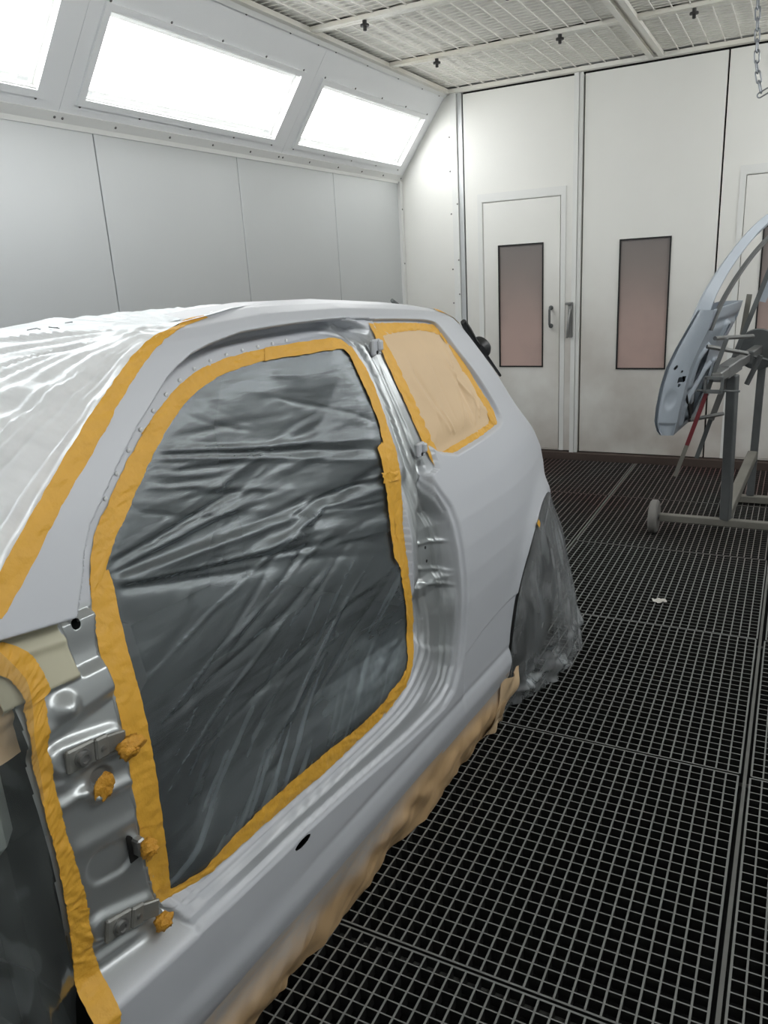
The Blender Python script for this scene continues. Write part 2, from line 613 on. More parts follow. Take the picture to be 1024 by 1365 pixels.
def light_panel(P, e, n, a, b, label):
    """one lamp window in the sloping wall"""
    Y = Vector((0, 1, 0))
    A, B = a+.105, b-.135
    base = P((A+B)/2, .113, 0)
    t = empty('light_panel', base, 0, label, 'light panel', 'light panels in the sloping wall')
    def Q(y, s, d): return P(y, s, d)-base
    ax = (Y, e, n)
    fr = MB()
    def slab(mb, y0, y1, s0, s1, d0, d1): mb.box(Q((y0+y1)/2, (s0+s1)/2, (d0+d1)/2), (y1-y0, s1-s0, d1-d0), ax)
    slab(fr, A-.028, B+.028, .092, .124, 0, .012); slab(fr, A-.028, B+.028, .512, .54, 0, .012)
    slab(fr, A-.028, A+.010, .124, .512, 0, .012); slab(fr, B-.010, B+.028, .124, .512, 0, .012)
    fr.build('frame', 'slant', t)
    bd = MB()
    slab(bd, A, B, .113, .13, -.075, -.0); slab(bd, A, B, .503, .52, -.075, 0)
    slab(bd, A, A+.008, .13, .503, -.075, 0); slab(bd, B-.008, B, .13, .503, -.075, 0)
    bd.build('inner_frame', 'trim', t)
    df = MB()
    slab(df, A+.022, B-.03, .158, .478, -.05, -.03)
    df.build('diffuser', 'lamp', t)
    gm = MB()
    slab(gm, A+.008, B-.008, .13, .158, -.05, -.03); slab(gm, A+.008, B-.008, .478, .503, -.05, -.03)
    slab(gm, A+.008, A+.022, .158, .478, -.05, -.03); slab(gm, B-.03, B-.008, .158, .478, -.05, -.03)
    gm.build('frosted_margin', 'frost', t)
    for (ya, yb) in ((A+.026, A+.075), (B-.085, B-.034)):
        eb = MB()
        slab(eb, ya, yb, .138, .152, -.032, -.0285)
        eb.build('tube_holder', 'slant', t)
    for y in np.linspace(A-.0, B+.0, 5):
        screw(t, Q(y, .086, .0), n); screw(t, Q(y, .546, .0), n)
    return t

names = ['light panel behind the photographer above the bonnet', 'light panel cut off by the picture edge, above the windscreen film',
         'long middle light panel glowing above the grey wall panels',
         'smallest glowing light panel, next to the corner with the white doors']
for k, (a, b) in enumerate(zip(SEAM[1:-1], SEAM[2:])):  # first unit is an unseen lamp added to brighten the windscreen film
    light_panel(PL, eL, nL, a, b, names[k])
namesR = ['light panel over the open floor, hindmost of its row', 'light panel over the open floor beside the photographer',
          'light panel over the open floor, second from the doors', 'light panel over the open floor above the spare door']
for k, (a, b) in enumerate(zip(SEAM[1:-1], SEAM[2:])):  # first unit of this row is likewise an added, unseen lamp
    light_panel(PR, eR, nR, a, b, namesR[k])

# ---- ceiling: filter frames with wire grids over cloth
ceil = tag(empty('ceiling'), kind='structure')
cx0, cx1 = -2.582, .522
MB().box((XC, 2.6, ZC+.10), (4.1, 7.4, .04)).build('roof_panel', 'gap', ceil)
CX = [cx0, -1.010, cx1]
CY = [6.185, 5.205, 4.225, 3.245, 2.265, 1.285, .305, -.675, -1.0]
wire_src = {}
def fpanel(x0, x1, y0, y1):
    w, l = x1-x0, y1-y0
    key = (round(w, 2), round(l, 2))
    c = ((x0+x1)/2, (y0+y1)/2, 0)
    if key not in wire_src:
        nx, ny = max(2, int(w/.016)), max(2, int(l/.05))
        gx, gy = np.meshgrid(np.linspace(-w/2-.03, w/2+.03, 60), np.linspace(-l/2-.01, l/2+.01, 40), indexing='ij')
        gz = .004*vnoise(gx*9, gy*3, 5)+.003*vnoise(gx*21, gy*6, 6)
        cl = sheet('filter_cloth', np.stack([gx, gy, gz+ZC+.022], -1), 'cloth', ceil)
        mb = MB()
        n1 = int(round(w/.1))
        for i in range(1, n1):
            x = -w/2+w*i/n1
            mb.box((x+rng.uniform(-.004, .004), 0, ZC+.006), (.006, l, .006))
        n2 = int(round(l/.052))
        for j in range(1, n2):
            y = -l/2+l*j/n2
            mb.box((0, y, ZC+.0105), (w, .0035, .0035))
        wg = mb.build('wire_grid', 'wire', ceil)
        wire_src[key] = (cl, wg)
        cl.location = c; wg.location = c
    else:
        cl, wg = wire_src[key]
        share(cl, 'filter_cloth', ceil, c); share(wg, 'wire_grid', ceil, c)
for (x0, x1) in ((CX[0]+.035, CX[1]-.045), (CX[1]+.045, CX[2]-.035)):
    for y1, y0 in zip(CY[:-1], CY[1:]):
        fpanel(x0, x1, y0+.014, y1-.014)
for y in CY[1:-1]:
    for (x0, x1) in ((CX[0]+.02, CX[1]-.02), (CX[1]+.02, CX[2]-.02)):
        mb = MB()
        mb.box(((x0+x1)/2, y-.016, ZC-.002), (x1-x0, .026, .022)); mb.box(((x0+x1)/2, y+.016, ZC-.002), (x1-x0, .026, .022))
        mb.box(((x0+x1)/2, y, ZC+.004), (x1-x0, .008, .012))
        mb.build('frame_bar', 'cframe', ceil)
for x in (CX[1]-.034, CX[1]+.034):
    MB().box((x, 2.6, ZC-.004), (.034, 7.15, .026)).build('frame_bar', 'cframe', ceil)
MB().box((CX[1], 2.6, ZC+.018), (.04, 7.15, .01)).build('groove', 'cloth', ceil)
for x in (CX[0]+.018, CX[2]-.018):
    MB().box((x, 2.6, ZC-.004), (.038, 7.2, .026)).build('frame_bar', 'cframe', ceil)
MB().box((XC, 6.213, ZC-.004), (3.1, .055, .028)).build('frame_bar', 'cframe', ceil)
csrc = None
for y in (5.205, 4.225, 3.245):
    for x in (-2.22, -1.42, -.66, .12):
        mb = MB()
        if csrc is None:
            mb.lathe([(.012, 0), (.012, -.018), (.024, -.02), (.024, -.03), (.010, -.032), (.010, -.05), (.004, -.052)], (0, 0, 0), (0, 0, 1), 10)
            mb.box((0, 0, -.026), (.046, .014, .01))
            csrc = mb.build('clip', 'clip', ceil)
            o = csrc
        else:
            o = share(csrc, 'clip', ceil)
        o.location = (x+rng.uniform(-.01, .01), y+rng.uniform(-.004, .012), ZC-.012)
        o.rotation_euler = (0, 0, rng.uniform(-.3, .3))

# ---- back wall and its three tall door leaves
wb = tag(empty('wall_back'), kind='structure')
MB().box((XC, YB+.09, 1.45), (4.2, .04, 2.95)).build('backing', 'gap', wb)
MB().box(((XL-2.556)/2, YB+.02, ZC/2), (-2.556-XL, .04, ZC), bev=.002).build('side_panel', 'back', wb)
MB().box((-2.528, YB+.012, ZC/2), (.05, .06, ZC)).build('trim_post', 'trim', wb)
MB().box((-2.482, YB+.02, ZC/2), (.038, .04, ZC)).build('side_panel', 'wall', wb)
MB().box(((XR+.41)/2, YB+.02, ZC/2), (XR-.41, .04, ZC)).build('side_panel', 'wall', wb)
MB().box((XC, YB+.05, ZC+.075), (4.1, .1, .1)).build('header', 'trim', wb)
MB().box((XC, YB-.01, .028), (3.99, .09, .058)).build('threshold', 'thresh', wb)
for z in (.4, .82, 1.28, 1.55, 1.98, 2.3, 2.55):
    screw(wb, (-2.572, YB, z), (0, -1, 0))
    if z < 2.2: screw(wb, (-2.51, YB-.018, z+.07), (0, -1, 0))

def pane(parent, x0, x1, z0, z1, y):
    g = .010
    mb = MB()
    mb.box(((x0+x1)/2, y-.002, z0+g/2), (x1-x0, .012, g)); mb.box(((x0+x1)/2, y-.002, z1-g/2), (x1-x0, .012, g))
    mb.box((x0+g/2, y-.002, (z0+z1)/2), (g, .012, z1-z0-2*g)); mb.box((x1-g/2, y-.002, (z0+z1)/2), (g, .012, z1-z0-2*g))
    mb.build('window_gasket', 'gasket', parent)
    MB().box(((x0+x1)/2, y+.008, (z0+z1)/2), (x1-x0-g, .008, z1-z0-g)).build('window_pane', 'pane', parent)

def plate_with_hole(mb, x0, x1, z0, z1, hx0, hx1, hz0, hz1, y0, y1):
    yc, t = (y0+y1)/2, y1-y0
    mb.box(((x0+hx0)/2, yc, (z0+z1)/2), (hx0-x0, t, z1-z0)); mb.box(((x1+hx1)/2, yc, (z0+z1)/2), (x1-hx1, t, z1-z0))
    if hz0 > z0: mb.box(((hx0+hx1)/2, yc, (z0+hz0)/2), (hx1-hx0, t, hz0-z0))
    if z1 > hz1: mb.box(((hx0+hx1)/2, yc, (z1+hz1)/2), (hx1-hx0, t, z1-hz1))

ZT = 2.838
def personnel(leaf, x0, x1, z0, z1, wx0, wx1, wz0, wz1, handle):
    d = empty('personnel_door', (0, 0, 0), parent=leaf)
    mb = MB()
    plate_with_hole(mb, x0+.004, x1-.004, z0+.004, z1-.004, wx0, wx1, wz0, wz1, YB-.002, YB+.03)
    mb.build('door_panel', 'back', d)
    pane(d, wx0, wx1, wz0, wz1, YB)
    if handle:
        hb = MB()
        hx = handle
        hb.tube([(hx, YB-.002, 1.215), (hx, YB-.035, 1.215), (hx, YB-.05, 1.20), (hx, YB-.05, 1.09), (hx, YB-.035, 1.075), (hx, YB-.002, 1.075)], .009, 8)
        hb.lathe([(.018, 0), (.018, -.006), (.012, -.008)], (hx, YB-.002, 1.215), (0, 1, 0), 12)
        hb.lathe([(.018, 0), (.018, -.006), (.012, -.008)], (hx, YB-.002, 1.075), (0, 1, 0), 12)
        hb.build('handle', 'steel', d)
    return d

d1 = tag(empty('door_1'), kind='structure')
mb = MB(); plate_with_hole(mb, -2.450, -1.514, .066, ZT, -2.302, -1.672, .075, 2.040, YB, YB+.04)
mb.build('leaf', 'back', d1)
mb = MB()   # raised frame round the small door
plate_with_hole(mb, -2.345, -1.632, .066, 2.105, -2.306, -1.668, .066, 2.044, YB-.006, YB)
mb.build('door_frame', 'trim', d1)
personnel(d1, -2.302, -1.672, .075, 2.040, -2.177, -1.805, .749, 1.712, -1.742)
mb = MB()
mb.box((-1.560, YB-.012, 1.43), (.034, .03, 2.84)); mb.box((-1.528, YB-.006, 1.43), (.024, .02, 2.84))
mb.build('locking_post', 'trim', d1)
mb = MB()
mb.box((-1.578, YB-.035, 1.12), (.035, .03, .27), bev=.004)
mb.box((-1.590, YB-.055, 1.245), (.05, .02, .02), bev=.003)
mb.tube([(-1.575, YB-.05, 1.2), (-1.582, YB-.075, 1.14), (-1.592, YB-.075, 1.02), (-1.596, YB-.07, .985)], .008, 8)
mb.build('lock_handle', 'lsteel', d1)

d2 = tag(empty('door_2'), kind='structure')
mb = MB(); plate_with_hole(mb, -1.502, -.556, .066, ZT, -1.226, -.858, .734, 1.693, YB, YB+.04)
mb.build('leaf', 'back', d2)
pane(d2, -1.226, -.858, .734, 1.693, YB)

d3 = tag(empty('door_3'), kind='structure')
mb = MB(); plate_with_hole(mb, -.544, .404, .066, ZT, -.392, .25, .075, 2.053, YB, YB+.04)
mb.build('leaf', 'back', d3)
mb = MB(); plate_with_hole(mb, -.432, .29, .066, 2.115, -.396, .254, .066, 2.057, YB-.006, YB)
mb.build('door_frame', 'trim', d3)
personnel(d3, -.392, .25, .075, 2.053, -.262, .115, .753, 1.72, .19)

wf = tag(empty('wall_front'), kind='structure')
for k in range(4):
    MB().box((XL+.5+k*.9965, YF-.02, 1.44), (.99, .04, 2.87)).build('wall_panel', 'wall', wf)

# ================================================================== CAR
YAW = math.radians(4.0)
CO = Vector((-.93, 0, 0))
DU = Vector((math.sin(YAW), math.cos(YAW), 0)); DV = Vector((math.cos(YAW), -math.sin(YAW), 0))
def world(u, v, w): return CO+DU*u+DV*v+Vector((0, 0, w))
def croot(name, b, label=None, cat=None, group=None):
    """an Empty that stands at car point b (along, out, up) and is turned with the car"""
    o = empty(name, world(*b), -YAW, label, cat, group)
    o['base'] = b
    return o
def loc(P, root):
    """car coordinates (along, out, up) -> local coordinates of root"""
    b = root['base']
    P = np.asarray(P, float)
    return np.stack([P[..., 1]-b[1], P[..., 0]-b[0], P[..., 2]-b[2]], -1)
def lp(u, v, w, root):
    b = root['base']
    return Vector((v-b[1], u-b[0], w-b[2]))

# outlines measured on the car side (along the car, height), metres
C0 = np.array([(1.629,1.392),(1.516,1.389),(1.392,1.383),(1.291,1.369),(1.214,1.346),(1.136,1.311),(1.067,1.273),(0.998,1.227),(0.940,1.182),(0.891,1.144),(0.861,1.107),(0.841,1.073),(0.827,1.037),(0.809,0.983),(0.802,0.954),(0.804,0.913),(0.799,0.882),(0.794,0.836),(0.790,0.792),(0.781,0.701),(0.780,0.611),(0.785,0.540),(0.792,0.471),(0.803,0.456),(0.886,0.467),(1.063,0.466),(1.303,0.452),(1.535,0.455),(1.651,0.480),(1.708,0.531),(1.745,0.611),(1.740,0.722),(1.752,0.852),(1.778,0.987),(1.793,1.102),(1.812,1.196),(1.818,1.302),(1.795,1.366),(1.752,1.394)])
Ci = np.array([(1.611,1.362),(1.496,1.362),(1.351,1.352),(1.254,1.328),(1.170,1.293),(1.110,1.258),(1.053,1.220),(0.992,1.174),(0.934,1.131),(0.901,1.104),(0.877,1.076),(0.880,1.054),(0.868,1.012),(0.854,0.950),(0.851,0.925),(0.845,0.862),(0.835,0.754),(0.830,0.636),(0.826,0.530),(0.824,0.475),(0.830,0.475),(0.982,0.506),(1.211,0.505),(1.466,0.484),(1.608,0.509),(1.655,0.519),(1.693,0.559),(1.709,0.659),(1.702,0.777),(1.710,0.885),(1.723,0.961),(1.727,1.087),(1.763,1.147),(1.771,1.203),(1.769,1.289),(1.771,1.360),(1.713,1.365)])
C1 = np.array([(0.797,1.122),(0.808,1.139),(0.837,1.174),(0.884,1.211),(0.934,1.250),(1.005,1.301),(1.068,1.338),(1.127,1.374),(1.172,1.393),(1.220,1.411),(1.284,1.424),(1.392,1.439),(1.516,1.442),(1.660,1.442),(1.795,1.439)])
C1b = np.array([(1.858,1.413),(1.853,1.321),(1.857,1.191),(1.870,1.077),(1.883,1.010)])
C1c = np.array([(1.876,1.006),(1.896,0.968),(1.930,0.909),(1.939,0.844),(1.941,0.759),(1.939,0.659),(1.931,0.557),(1.919,0.492),(1.896,0.422),(1.852,0.364),(1.785,0.346)])
C1d = np.array([(1.596,0.359),(1.315,0.391),(1.118,0.406),(0.974,0.408),(0.827,0.411)])
Q0 = np.array([(1.918,1.414),(2.088,1.403),(2.289,1.385),(2.389,1.360),(2.402,1.305),(2.430,1.177),(2.473,1.090),(2.444,1.030),(2.331,1.026),(2.136,1.015),(1.931,1.017),(1.916,1.062),(1.913,1.140),(1.909,1.233),(1.906,1.319)])
Qi = np.array([(1.951,1.376),(2.083,1.379),(2.251,1.365),(2.319,1.345),(2.343,1.287),(2.368,1.183),(2.397,1.098),(2.392,1.055),(2.301,1.055),(2.126,1.049),(1.977,1.043),(1.969,1.076),(1.967,1.151),(1.961,1.242),(1.957,1.319)])
Q2 = np.array([(1.853,1.431),(2.055,1.419),(2.306,1.397),(2.340,1.373),(2.379,1.293),(2.463,1.182),(2.506,1.057),(2.457,1.034),(2.341,1.031),(1.883,1.015)])
WSo = np.array([(0.644,1.091),(0.716,1.145),(0.799,1.212),(0.897,1.280),(0.993,1.348),(1.085,1.404),(1.158,1.438),(1.218,1.453),(1.288,1.465),(1.355,1.472)])
WSi = np.array([(0.676,1.158),(0.768,1.230),(0.879,1.308),(0.985,1.375),(1.094,1.433),(1.174,1.454),(1.256,1.465)])
FTo = np.array([(0.658,1.045),(0.675,1.019),(0.681,0.994),(0.678,0.966),(0.668,0.926),(0.657,0.876),(0.648,0.787),(0.650,0.702),(0.656,0.618),(0.658,0.578),(0.650,0.526),(0.658,0.446),(0.659,0.375),(0.665,0.333)])
FTi = np.array([(0.641,1.009),(0.645,0.986),(0.643,0.948),(0.635,0.903),(0.634,0.854),(0.629,0.777),(0.630,0.716),(0.626,0.605),(0.625,0.549),(0.626,0.448),(0.628,0.353)])
pocket = np.array([(1.882,1.066),(1.800,0.934),(1.776,0.851),(1.761,0.782),(1.755,0.735),(1.726,0.684),(1.720,0.633),(1.723,0.545),(1.888,0.467),(1.888,0.511),(1.885,0.618),(1.909,0.677),(1.908,0.744),(1.913,0.820),(1.907,0.886),(1.876,0.938),(1.892,1.032)])

SECT=np.array([(-.10,.172),(-.05,.172),(-.018,.178),(-.003,.195),(.004,.23),(.008,.30),(.012,.38),(.016,.50),(.022,.62),(.021,.70),(.014,.78),(0,.86),(-.022,.93),(-.05,1.0),(-.09,1.1),(-.132,1.2),(-.177,1.3),(-.215,1.375),(-.240,1.42),(-.258,1.445),(-.285,1.465),(-.33,1.48),(-.39,1.492)])
UZ=np.array([.5,1.0,1.276,1.395,1.526,1.837,2.2,2.45,2.7,3.2]);ZR=np.array([1.47,1.47,1.472,1.478,1.484,1.476,1.448,1.424,1.39,1.30])
def zr(u): return np.interp(u,UZ,ZR)
def V0(w0): return np.interp(w0,SECT[3:,1],SECT[3:,0])
def unscale(u,w): # w -> section w0
    k=(1.48-.95)/(zr(u)-.95)
    return np.where(w>.95,.95+(w-.95)*k,w)
EW=np.array([.17,.5,.7,.84,.93,1.05,1.255,1.40,1.5]);EU=np.array([3.0,3.02,3.02,2.96,2.86,2.74,2.60,2.50,2.36])
def rearE(w): return np.interp(w,EW,EU)
def taper(u,w):
    u0=2.2-.2*ss(w,.95,1.2)
    a=.25-.117*ss(w,.95,1.2)
    t=a*np.clip(u-u0,0,9)**2+.10*np.clip(1.1-u,0,9)**2
    du=np.clip(u-rearE(w),0,.0595); t=t+.06-np.sqrt(.06**2-du**2)
    return t
def flare(u,w):
    # wheel arch flare around rear arch
    r=np.hypot(u-2.70,(w-.31)*1.0)
    return .022*np.exp(-((r-.42)/.05)**2)*ss(w,.25,.45)*ss(u,2.2,2.5)
def VS(u,w): 
    u=np.asarray(u,float);w=np.asarray(w,float)
    return V0(unscale(u,w))-taper(u,w)+flare(u,w)
def Dfl(u,w): return .08-.05*ss(u,1.5,1.75)*ss(w,.85,1.1)-.03*(1-ss(w,.48,.62))*ss(u,.8,.9)


def sdist(pu, pw, poly, closed=True):
    """distance to polyline, inside flag"""
    poly = np.asarray(poly)
    d = np.full(pu.shape, 9.0); ins = np.zeros(pu.shape, bool)
    n = len(poly)
    for i in range(n if closed else n-1):
        a = poly[i]; b = poly[(i+1) % n]
        ab = b-a; L2 = max(ab@ab, 1e-12)
        t = np.clip(((pu-a[0])*ab[0]+(pw-a[1])*ab[1])/L2, 0, 1)
        d = np.minimum(d, np.hypot(pu-a[0]-t*ab[0], pw-a[1]-t*ab[1]))
        if closed and a[1] != b[1]:
            c = ((a[1] > pw) != (b[1] > pw)) & (pu < (b[0]-a[0])*(pw-a[1])/(b[1]-a[1])+a[0])
            ins ^= c
    return d, ins

def smooth_poly(p, it=1, closed=True):
    p = np.asarray(p, float)
    for _ in range(it):
        if closed:
            q = np.roll(p, -1, 0)
            p = np.stack([.75*p+.25*q, .25*p+.75*q], 1).reshape(-1, 2)
        else:
            a, b = p[:-1], p[1:]
            m = np.stack([.75*a+.25*b, .25*a+.75*b], 1).reshape(-1, 2)
            p = np.vstack([p[:1], m, p[-1:]])
    return p
def resample(p, n):
    p = np.asarray(p, float)
    s = np.r_[0, np.cumsum(np.hypot(*np.diff(p[:, :2], axis=0).T))]
    t = np.linspace(0, s[-1], n)
    return np.stack([np.interp(t, s, p[:, k]) for k in range(p.shape[1])], -1)

def gauss_line(u, w, a, b, wd):
    a = np.array(a); b = np.array(b); ab = b-a
    t = np.clip(((u-a[0])*ab[0]+(w-a[1])*ab[1])/(ab@ab), 0, 1)
    return np.exp(-(((u-a[0]-t*ab[0])**2+(w-a[1]-t*ab[1])**2)/wd**2))
def pl(x, xs, ys): return np.interp(x, xs, ys)

C0s = smooth_poly(C0, 1); Q2s = smooth_poly(Q2, 2); pks = smooth_poly(pocket, 2)
CB1 = np.array([(1.80, 1.437), (1.945, 1.424), (1.940, 1.32), (1.940, 1.2), (1.940, 1.08), (1.930, 1.014), (1.876, 1.006)])
C1all = np.vstack([C1, CB1, C1c, C1d])
DOORPOLY = np.vstack([C1all, [(.50, .411), (.50, 1.045), (.66, 1.066), (.745, 1.046), (.775, 1.06), (.79, 1.10)]])
ARC = (2.66, .31, .385, .43)

def body_depth(u, w):
    """how far the pressed steel lies inside the outer skin, and how much of it is bare silver paint"""
    d0, in0 = sdist(u, w, C0s)
    dA, _ = sdist(u, w, C1[:9], False); dT, _ = sdist(u, w, np.vstack([C1[8:], [(1.853, 1.425)]]), False)
    dB, _ = sdist(u, w, CB1, False)
    dR, _ = sdist(u, w, C1c, False); dS, _ = sdist(u, w, np.vstack([C1c[-1:], C1d]), False)
    d1 = np.minimum.reduce([dA, dT, dB, dR, dS])
    _, ind = sdist(u, w, DOORPOLY)
    t = np.where(in0, 0, d0/(d0+d1+1e-6))
    ws = [1/(d+.004)**4 for d in (dA, dT, dB, dR, dS)]
    W = sum(ws)
    fA = pl(t, [0, .8, 1], [.08, .08, .0])
    fT = pl(t, [0, .38, .44, .52, .80, .90, 1], [.080, .080, .088, .095, .085, .012, 0])
    fB = pl(t, [0, .12, .16, .24, .30, .40, .48, .52, .68, .74, .92, 1], [.030, .030, .040, .042, .026, .021, .022, .029, .030, .019, .016, .014])
    fR = pl(t, [0, .06, .08, .15, .17, .26, .29, .60, .625, .71, .735, .82, .845, .93, .96, 1],
            [.080, .080, .066, .066, .052, .050, .046, .046, .034, .035, .023, .024, .012, .011, .003, 0])
    fS = pl(t, [0, .12, .15, .27, .31, .38, .43, .80, .84, .95, 1], [.05, .05, .041, .040, .033, .033, .024, .018, .008, .005, 0])
    D = (fA*ws[0]+fT*ws[1]+fB*ws[2]+fR*ws[3]+fS*ws[4])/W
    # window pillar between the opening and the quarter glass
    dQL, _ = sdist(u, w, np.vstack([[(1.935, .99)], Q0[10:15], Q0[0:1]]), False)
    tb = np.where(in0, 0, d0/(d0+dQL+1e-6))
    fP = pl(tb, [0, .17, .20, .29, .33, .45, .49, .64, .68, .94, 1], [.030, .029, .041, .041, .022, .020, .028, .029, .016, .016, .020])
    mB = ss(u, 1.755, 1.79)*ss(w, .99, 1.05)*(1-ss(w, 1.36, 1.41))
    D = D*(1-mB)+fP*mB
    D = np.where(in0, Dfl(u, w), D)
    # hinge pillar in front of the door opening
    cf = np.interp(w, [.40, .47, .54, .61, .70, .79, .91, .98, 1.04, 1.12], [.82, .79, .785, .78, .781, .79, .803, .808, .826, .86])
    fm = (1-ss(u, cf-.004, cf+.012))*(1-ss(w, 1.10, 1.13))
    hw = ss(w, .405, .455)*(1-ss(w+.10*(u-.69), 1.046, 1.060))
    hz = fm*hw
    H = np.full(u.shape, .070)
    H = np.where(w > .80, .070-.020*ss(w, .872+.14*(u-.70), .905+.14*(u-.70)), H)
    H = H-.016*ss(w, .940+.06*(u-.7), .957+.06*(u-.7))*ss(u, .735, .75)*(1-ss(w, .985, 1.02))*0
    # upper recess (bright concave sweep) and flat raised patch in front of it
    rec = ss(u, .738, .752)*ss(w, .945, .962)
    H = H+.016*rec*(1-.7*ss(w, .97, 1.03))
    pat = (1-ss(u, .733, .750))*ss(w, .948, .962)
    H = H-.012*pat
    H = H-.006*gauss_line(u, w, (.60, 1.032), (.735, 1.018), .009)
    H = H-.015*(1-ss(np.hypot(u-.702, w-.920), .000, .031))*1.25
    # pads and ribs
    H = H-.012*ss(gauss_line(u, w, (.675, .842), (.760, .828), .030), .25, .75)
    H = H-.012*ss(gauss_line(u, w, (.675, .520), (.755, .492), .030), .25, .75)
    for a, b, hh, wd in (((.655, .772), (.692, .774), .008, .010), ((.692, .774), (.709, .755), .008, .010), ((.709, .755), (.785, .744), .009, .011),
                         ((.672, .684), (.775, .672), .006, .016), ((.665, .806), (.70, .816), .006, .012), ((.66, .46), (.78, .448), .010, .012)):
        H = H-hh*gauss_line(u, w, a, b, wd)
    H = H+.006*ss(gauss_line(u, w, (.700, .628), (.728, .622), .034), .3, .6)
    H = H+.010*ss(gauss_line(u, w, (.730, .775), (.730, .776), .020), .3, .6)
    H = H-.014*ss(u, .62, .60)*0
    D = np.where(ind | in0, D, 0)
    eu = np.interp(w, [1.046, 1.122], [.748, .800])
    Hs = np.maximum(H*hw, np.where(w > 1.03, .078*ss(u, eu-.002, eu+.007), np.where(w > .42, Dfl(u, w)*(1-ss(d0, .006, .018)), 0)))
    D = D*(1-fm)+Hs*fm
    D = np.where(in0, Dfl(u, w), D)
    # pocket in the rear jamb
    dp, inp = sdist(u, w, pks)
    lv = np.interp(w, [.46, .56, .64, .68, .71, .73, .80, .86, .90, 1.0], [.0, .008, .020, .026, .020, .034, .030, .030, .040, .026])
    pk = np.where(inp, ss(dp, 0, .022), 0)*lv
    for a, b in (((1.80, .83), (1.93, .806)), ((1.79, .762), (1.93, .714)), ((1.785, .724), (1.935, .668))):
        pk = pk-np.where(inp, ss(dp, 0, .02), 0)*.006*gauss_line(u, w, a, b, .006)
    silver = np.maximum(hz, np.where(ind & ~in0, ss(t, .0, .12)*(1-ss(t, .62, .95))*np.clip((ws[2]+ws[3])/W, 0, 1), 0))
    silver = np.maximum(silver, np.where(in0, 0, mB*.8*ss(tb, .1, .2)*(1-ss(tb, .98, 1))))
    silver = np.maximum(silver, np.where(ind & ~in0, .55*np.exp(-((t-.6)/.2)**2)*ws[4]/W*ss(u, .85, 1.0), 0))
    D = D+pk
    fmb = (fm > .01)
    silver = np.where(ind | in0 | fmb, silver, 0)
    # quarter window seat
    dq, inq = sdist(u, w, Q2s)
    DQ = np.where(inq, .020*ss(dq, .0, .012), 0)
    D = np.where(inq & ~in0 & ~ind, DQ, D)
    # swage line and sill roll on the skin
    sk = 1-np.clip(D/.01, 0, 1)
    l = np.interp(u, [1.88, 1.95, 2.02, 2.16, 2.29], [.455, .462, .480, .496, .500])
    D = D+sk*.007*ss(l-w, 0, .010)*ss(u, 1.90, 1.93)*ss(w, .25, .36)*(w < .6)
    D = D-.006*ss(u, .62, .8)*np.exp(-((w-.262)/.03)**2)+.004*np.exp(-((w-.312)/.012)**2)*ss(u, 1.0, 1.5)
    # panel end under the windscreen corner
    return D, silver

def build_side(step, root, name, detail=True):
    uu = np.arange(.565, 3.082, step)
    s = np.r_[0, np.cumsum(np.hypot(*np.diff(SECT, axis=0).T))]
    n = int(s[-1]/step)
    sc = np.stack([np.interp(np.linspace(0, s[-1], n), s, SECT[:, k]) for k in (0, 1)], -1)
    for _ in range(2):
        sc[1:-1] = .25*sc[:-2]+.5*sc[1:-1]+.25*sc[2:]
    U, K = np.meshgrid(uu, np.arange(n), indexing='ij')
    v0 = sc[K, 0]; w0 = sc[K, 1]
    W = np.where(w0 > .95, .95+(w0-.95)*(zr(U)-.95)/.53, w0)
    # keep the tail end inside the hatch outline
    Vv = v0-taper(U, W)+flare(U, W)
    sil = np.zeros_like(U)
    keep = np.ones(U.shape, bool)
    if detail:
        D, sil = body_depth(U, W)
        fade = 1-ss(W, 1.452, 1.468)
        Vv = Vv-D*fade*(K > 12)
    # wheel arch
    dx = (U-ARC[0])/ARC[2]; dw = (W-ARC[1])/ARC[3]
    r = np.sqrt(dx*dx+dw*dw)
    ina = r < 1
    near = ina & (r > 1-step*1.6/ARC[3])
    if True:
        k = np.where(near, 1/np.maximum(r, .1), 1)
        U = ARC[0]+(U-ARC[0])*k; W = ARC[1]+(W-ARC[1])*k
    keep &= ~(ina & ~near)
    # rear outline
    keep &= (U < rearE(W)+.0585)
    keep &= U > np.interp(W, [.2, .34, .412, .46, .549, .605, .716, .777, .85, .95, 1.0, 1.05], [.590, .598, .607, .618, .616, .615, .617, .617, .621, .631, .631, .60])
    # windscreen side: cut along the pillar edge
    wsu = np.interp(W, [1.06, 1.10, 1.158, 1.22, 1.30, 1.37, 1.42, 1.452, 1.465, 1.475, 1.50], [.60, .652, .705, .785, .905, 1.01, 1.11, 1.19, 1.265, 1.30, 1.30])
    keep &= ~((W > 1.05) & (U < wsu-.004))
    if detail:
        d0, in0 = sdist(U, W, C0s)
        keep &= ~(in0 & (d0 > .012))
        # oval hole, slot in the sill
        for (a, b, c, d) in ((.7735, 1.024, .0085, .010), (1.114, .392, .028, .0085)):
            rh = np.sqrt(((U-a)/c)**2+((W-b)/d)**2)
            nr = (rh < 1) & (rh > 1-step*1.7/min(c, d))
            kh = np.where(nr & (rh > .15), 1/np.maximum(rh, .1), 1)
            U = a+(U-a)*kh; W = b+(W-b)*kh
            keep &= ~((rh < 1) & ~(nr & (rh > .15)))
    kc = keep[:-1, :-1] & keep[1:, :-1] & keep[1:, 1:] & keep[:-1, 1:]
    P = loc(np.stack([U, Vv, W], -1), root)
    return P, kc, sil

CB = (1.35, -.83, 0.0)
car = croot('car', CB, 'grey primed three-door car body masked for painting, its door taken off', 'car')

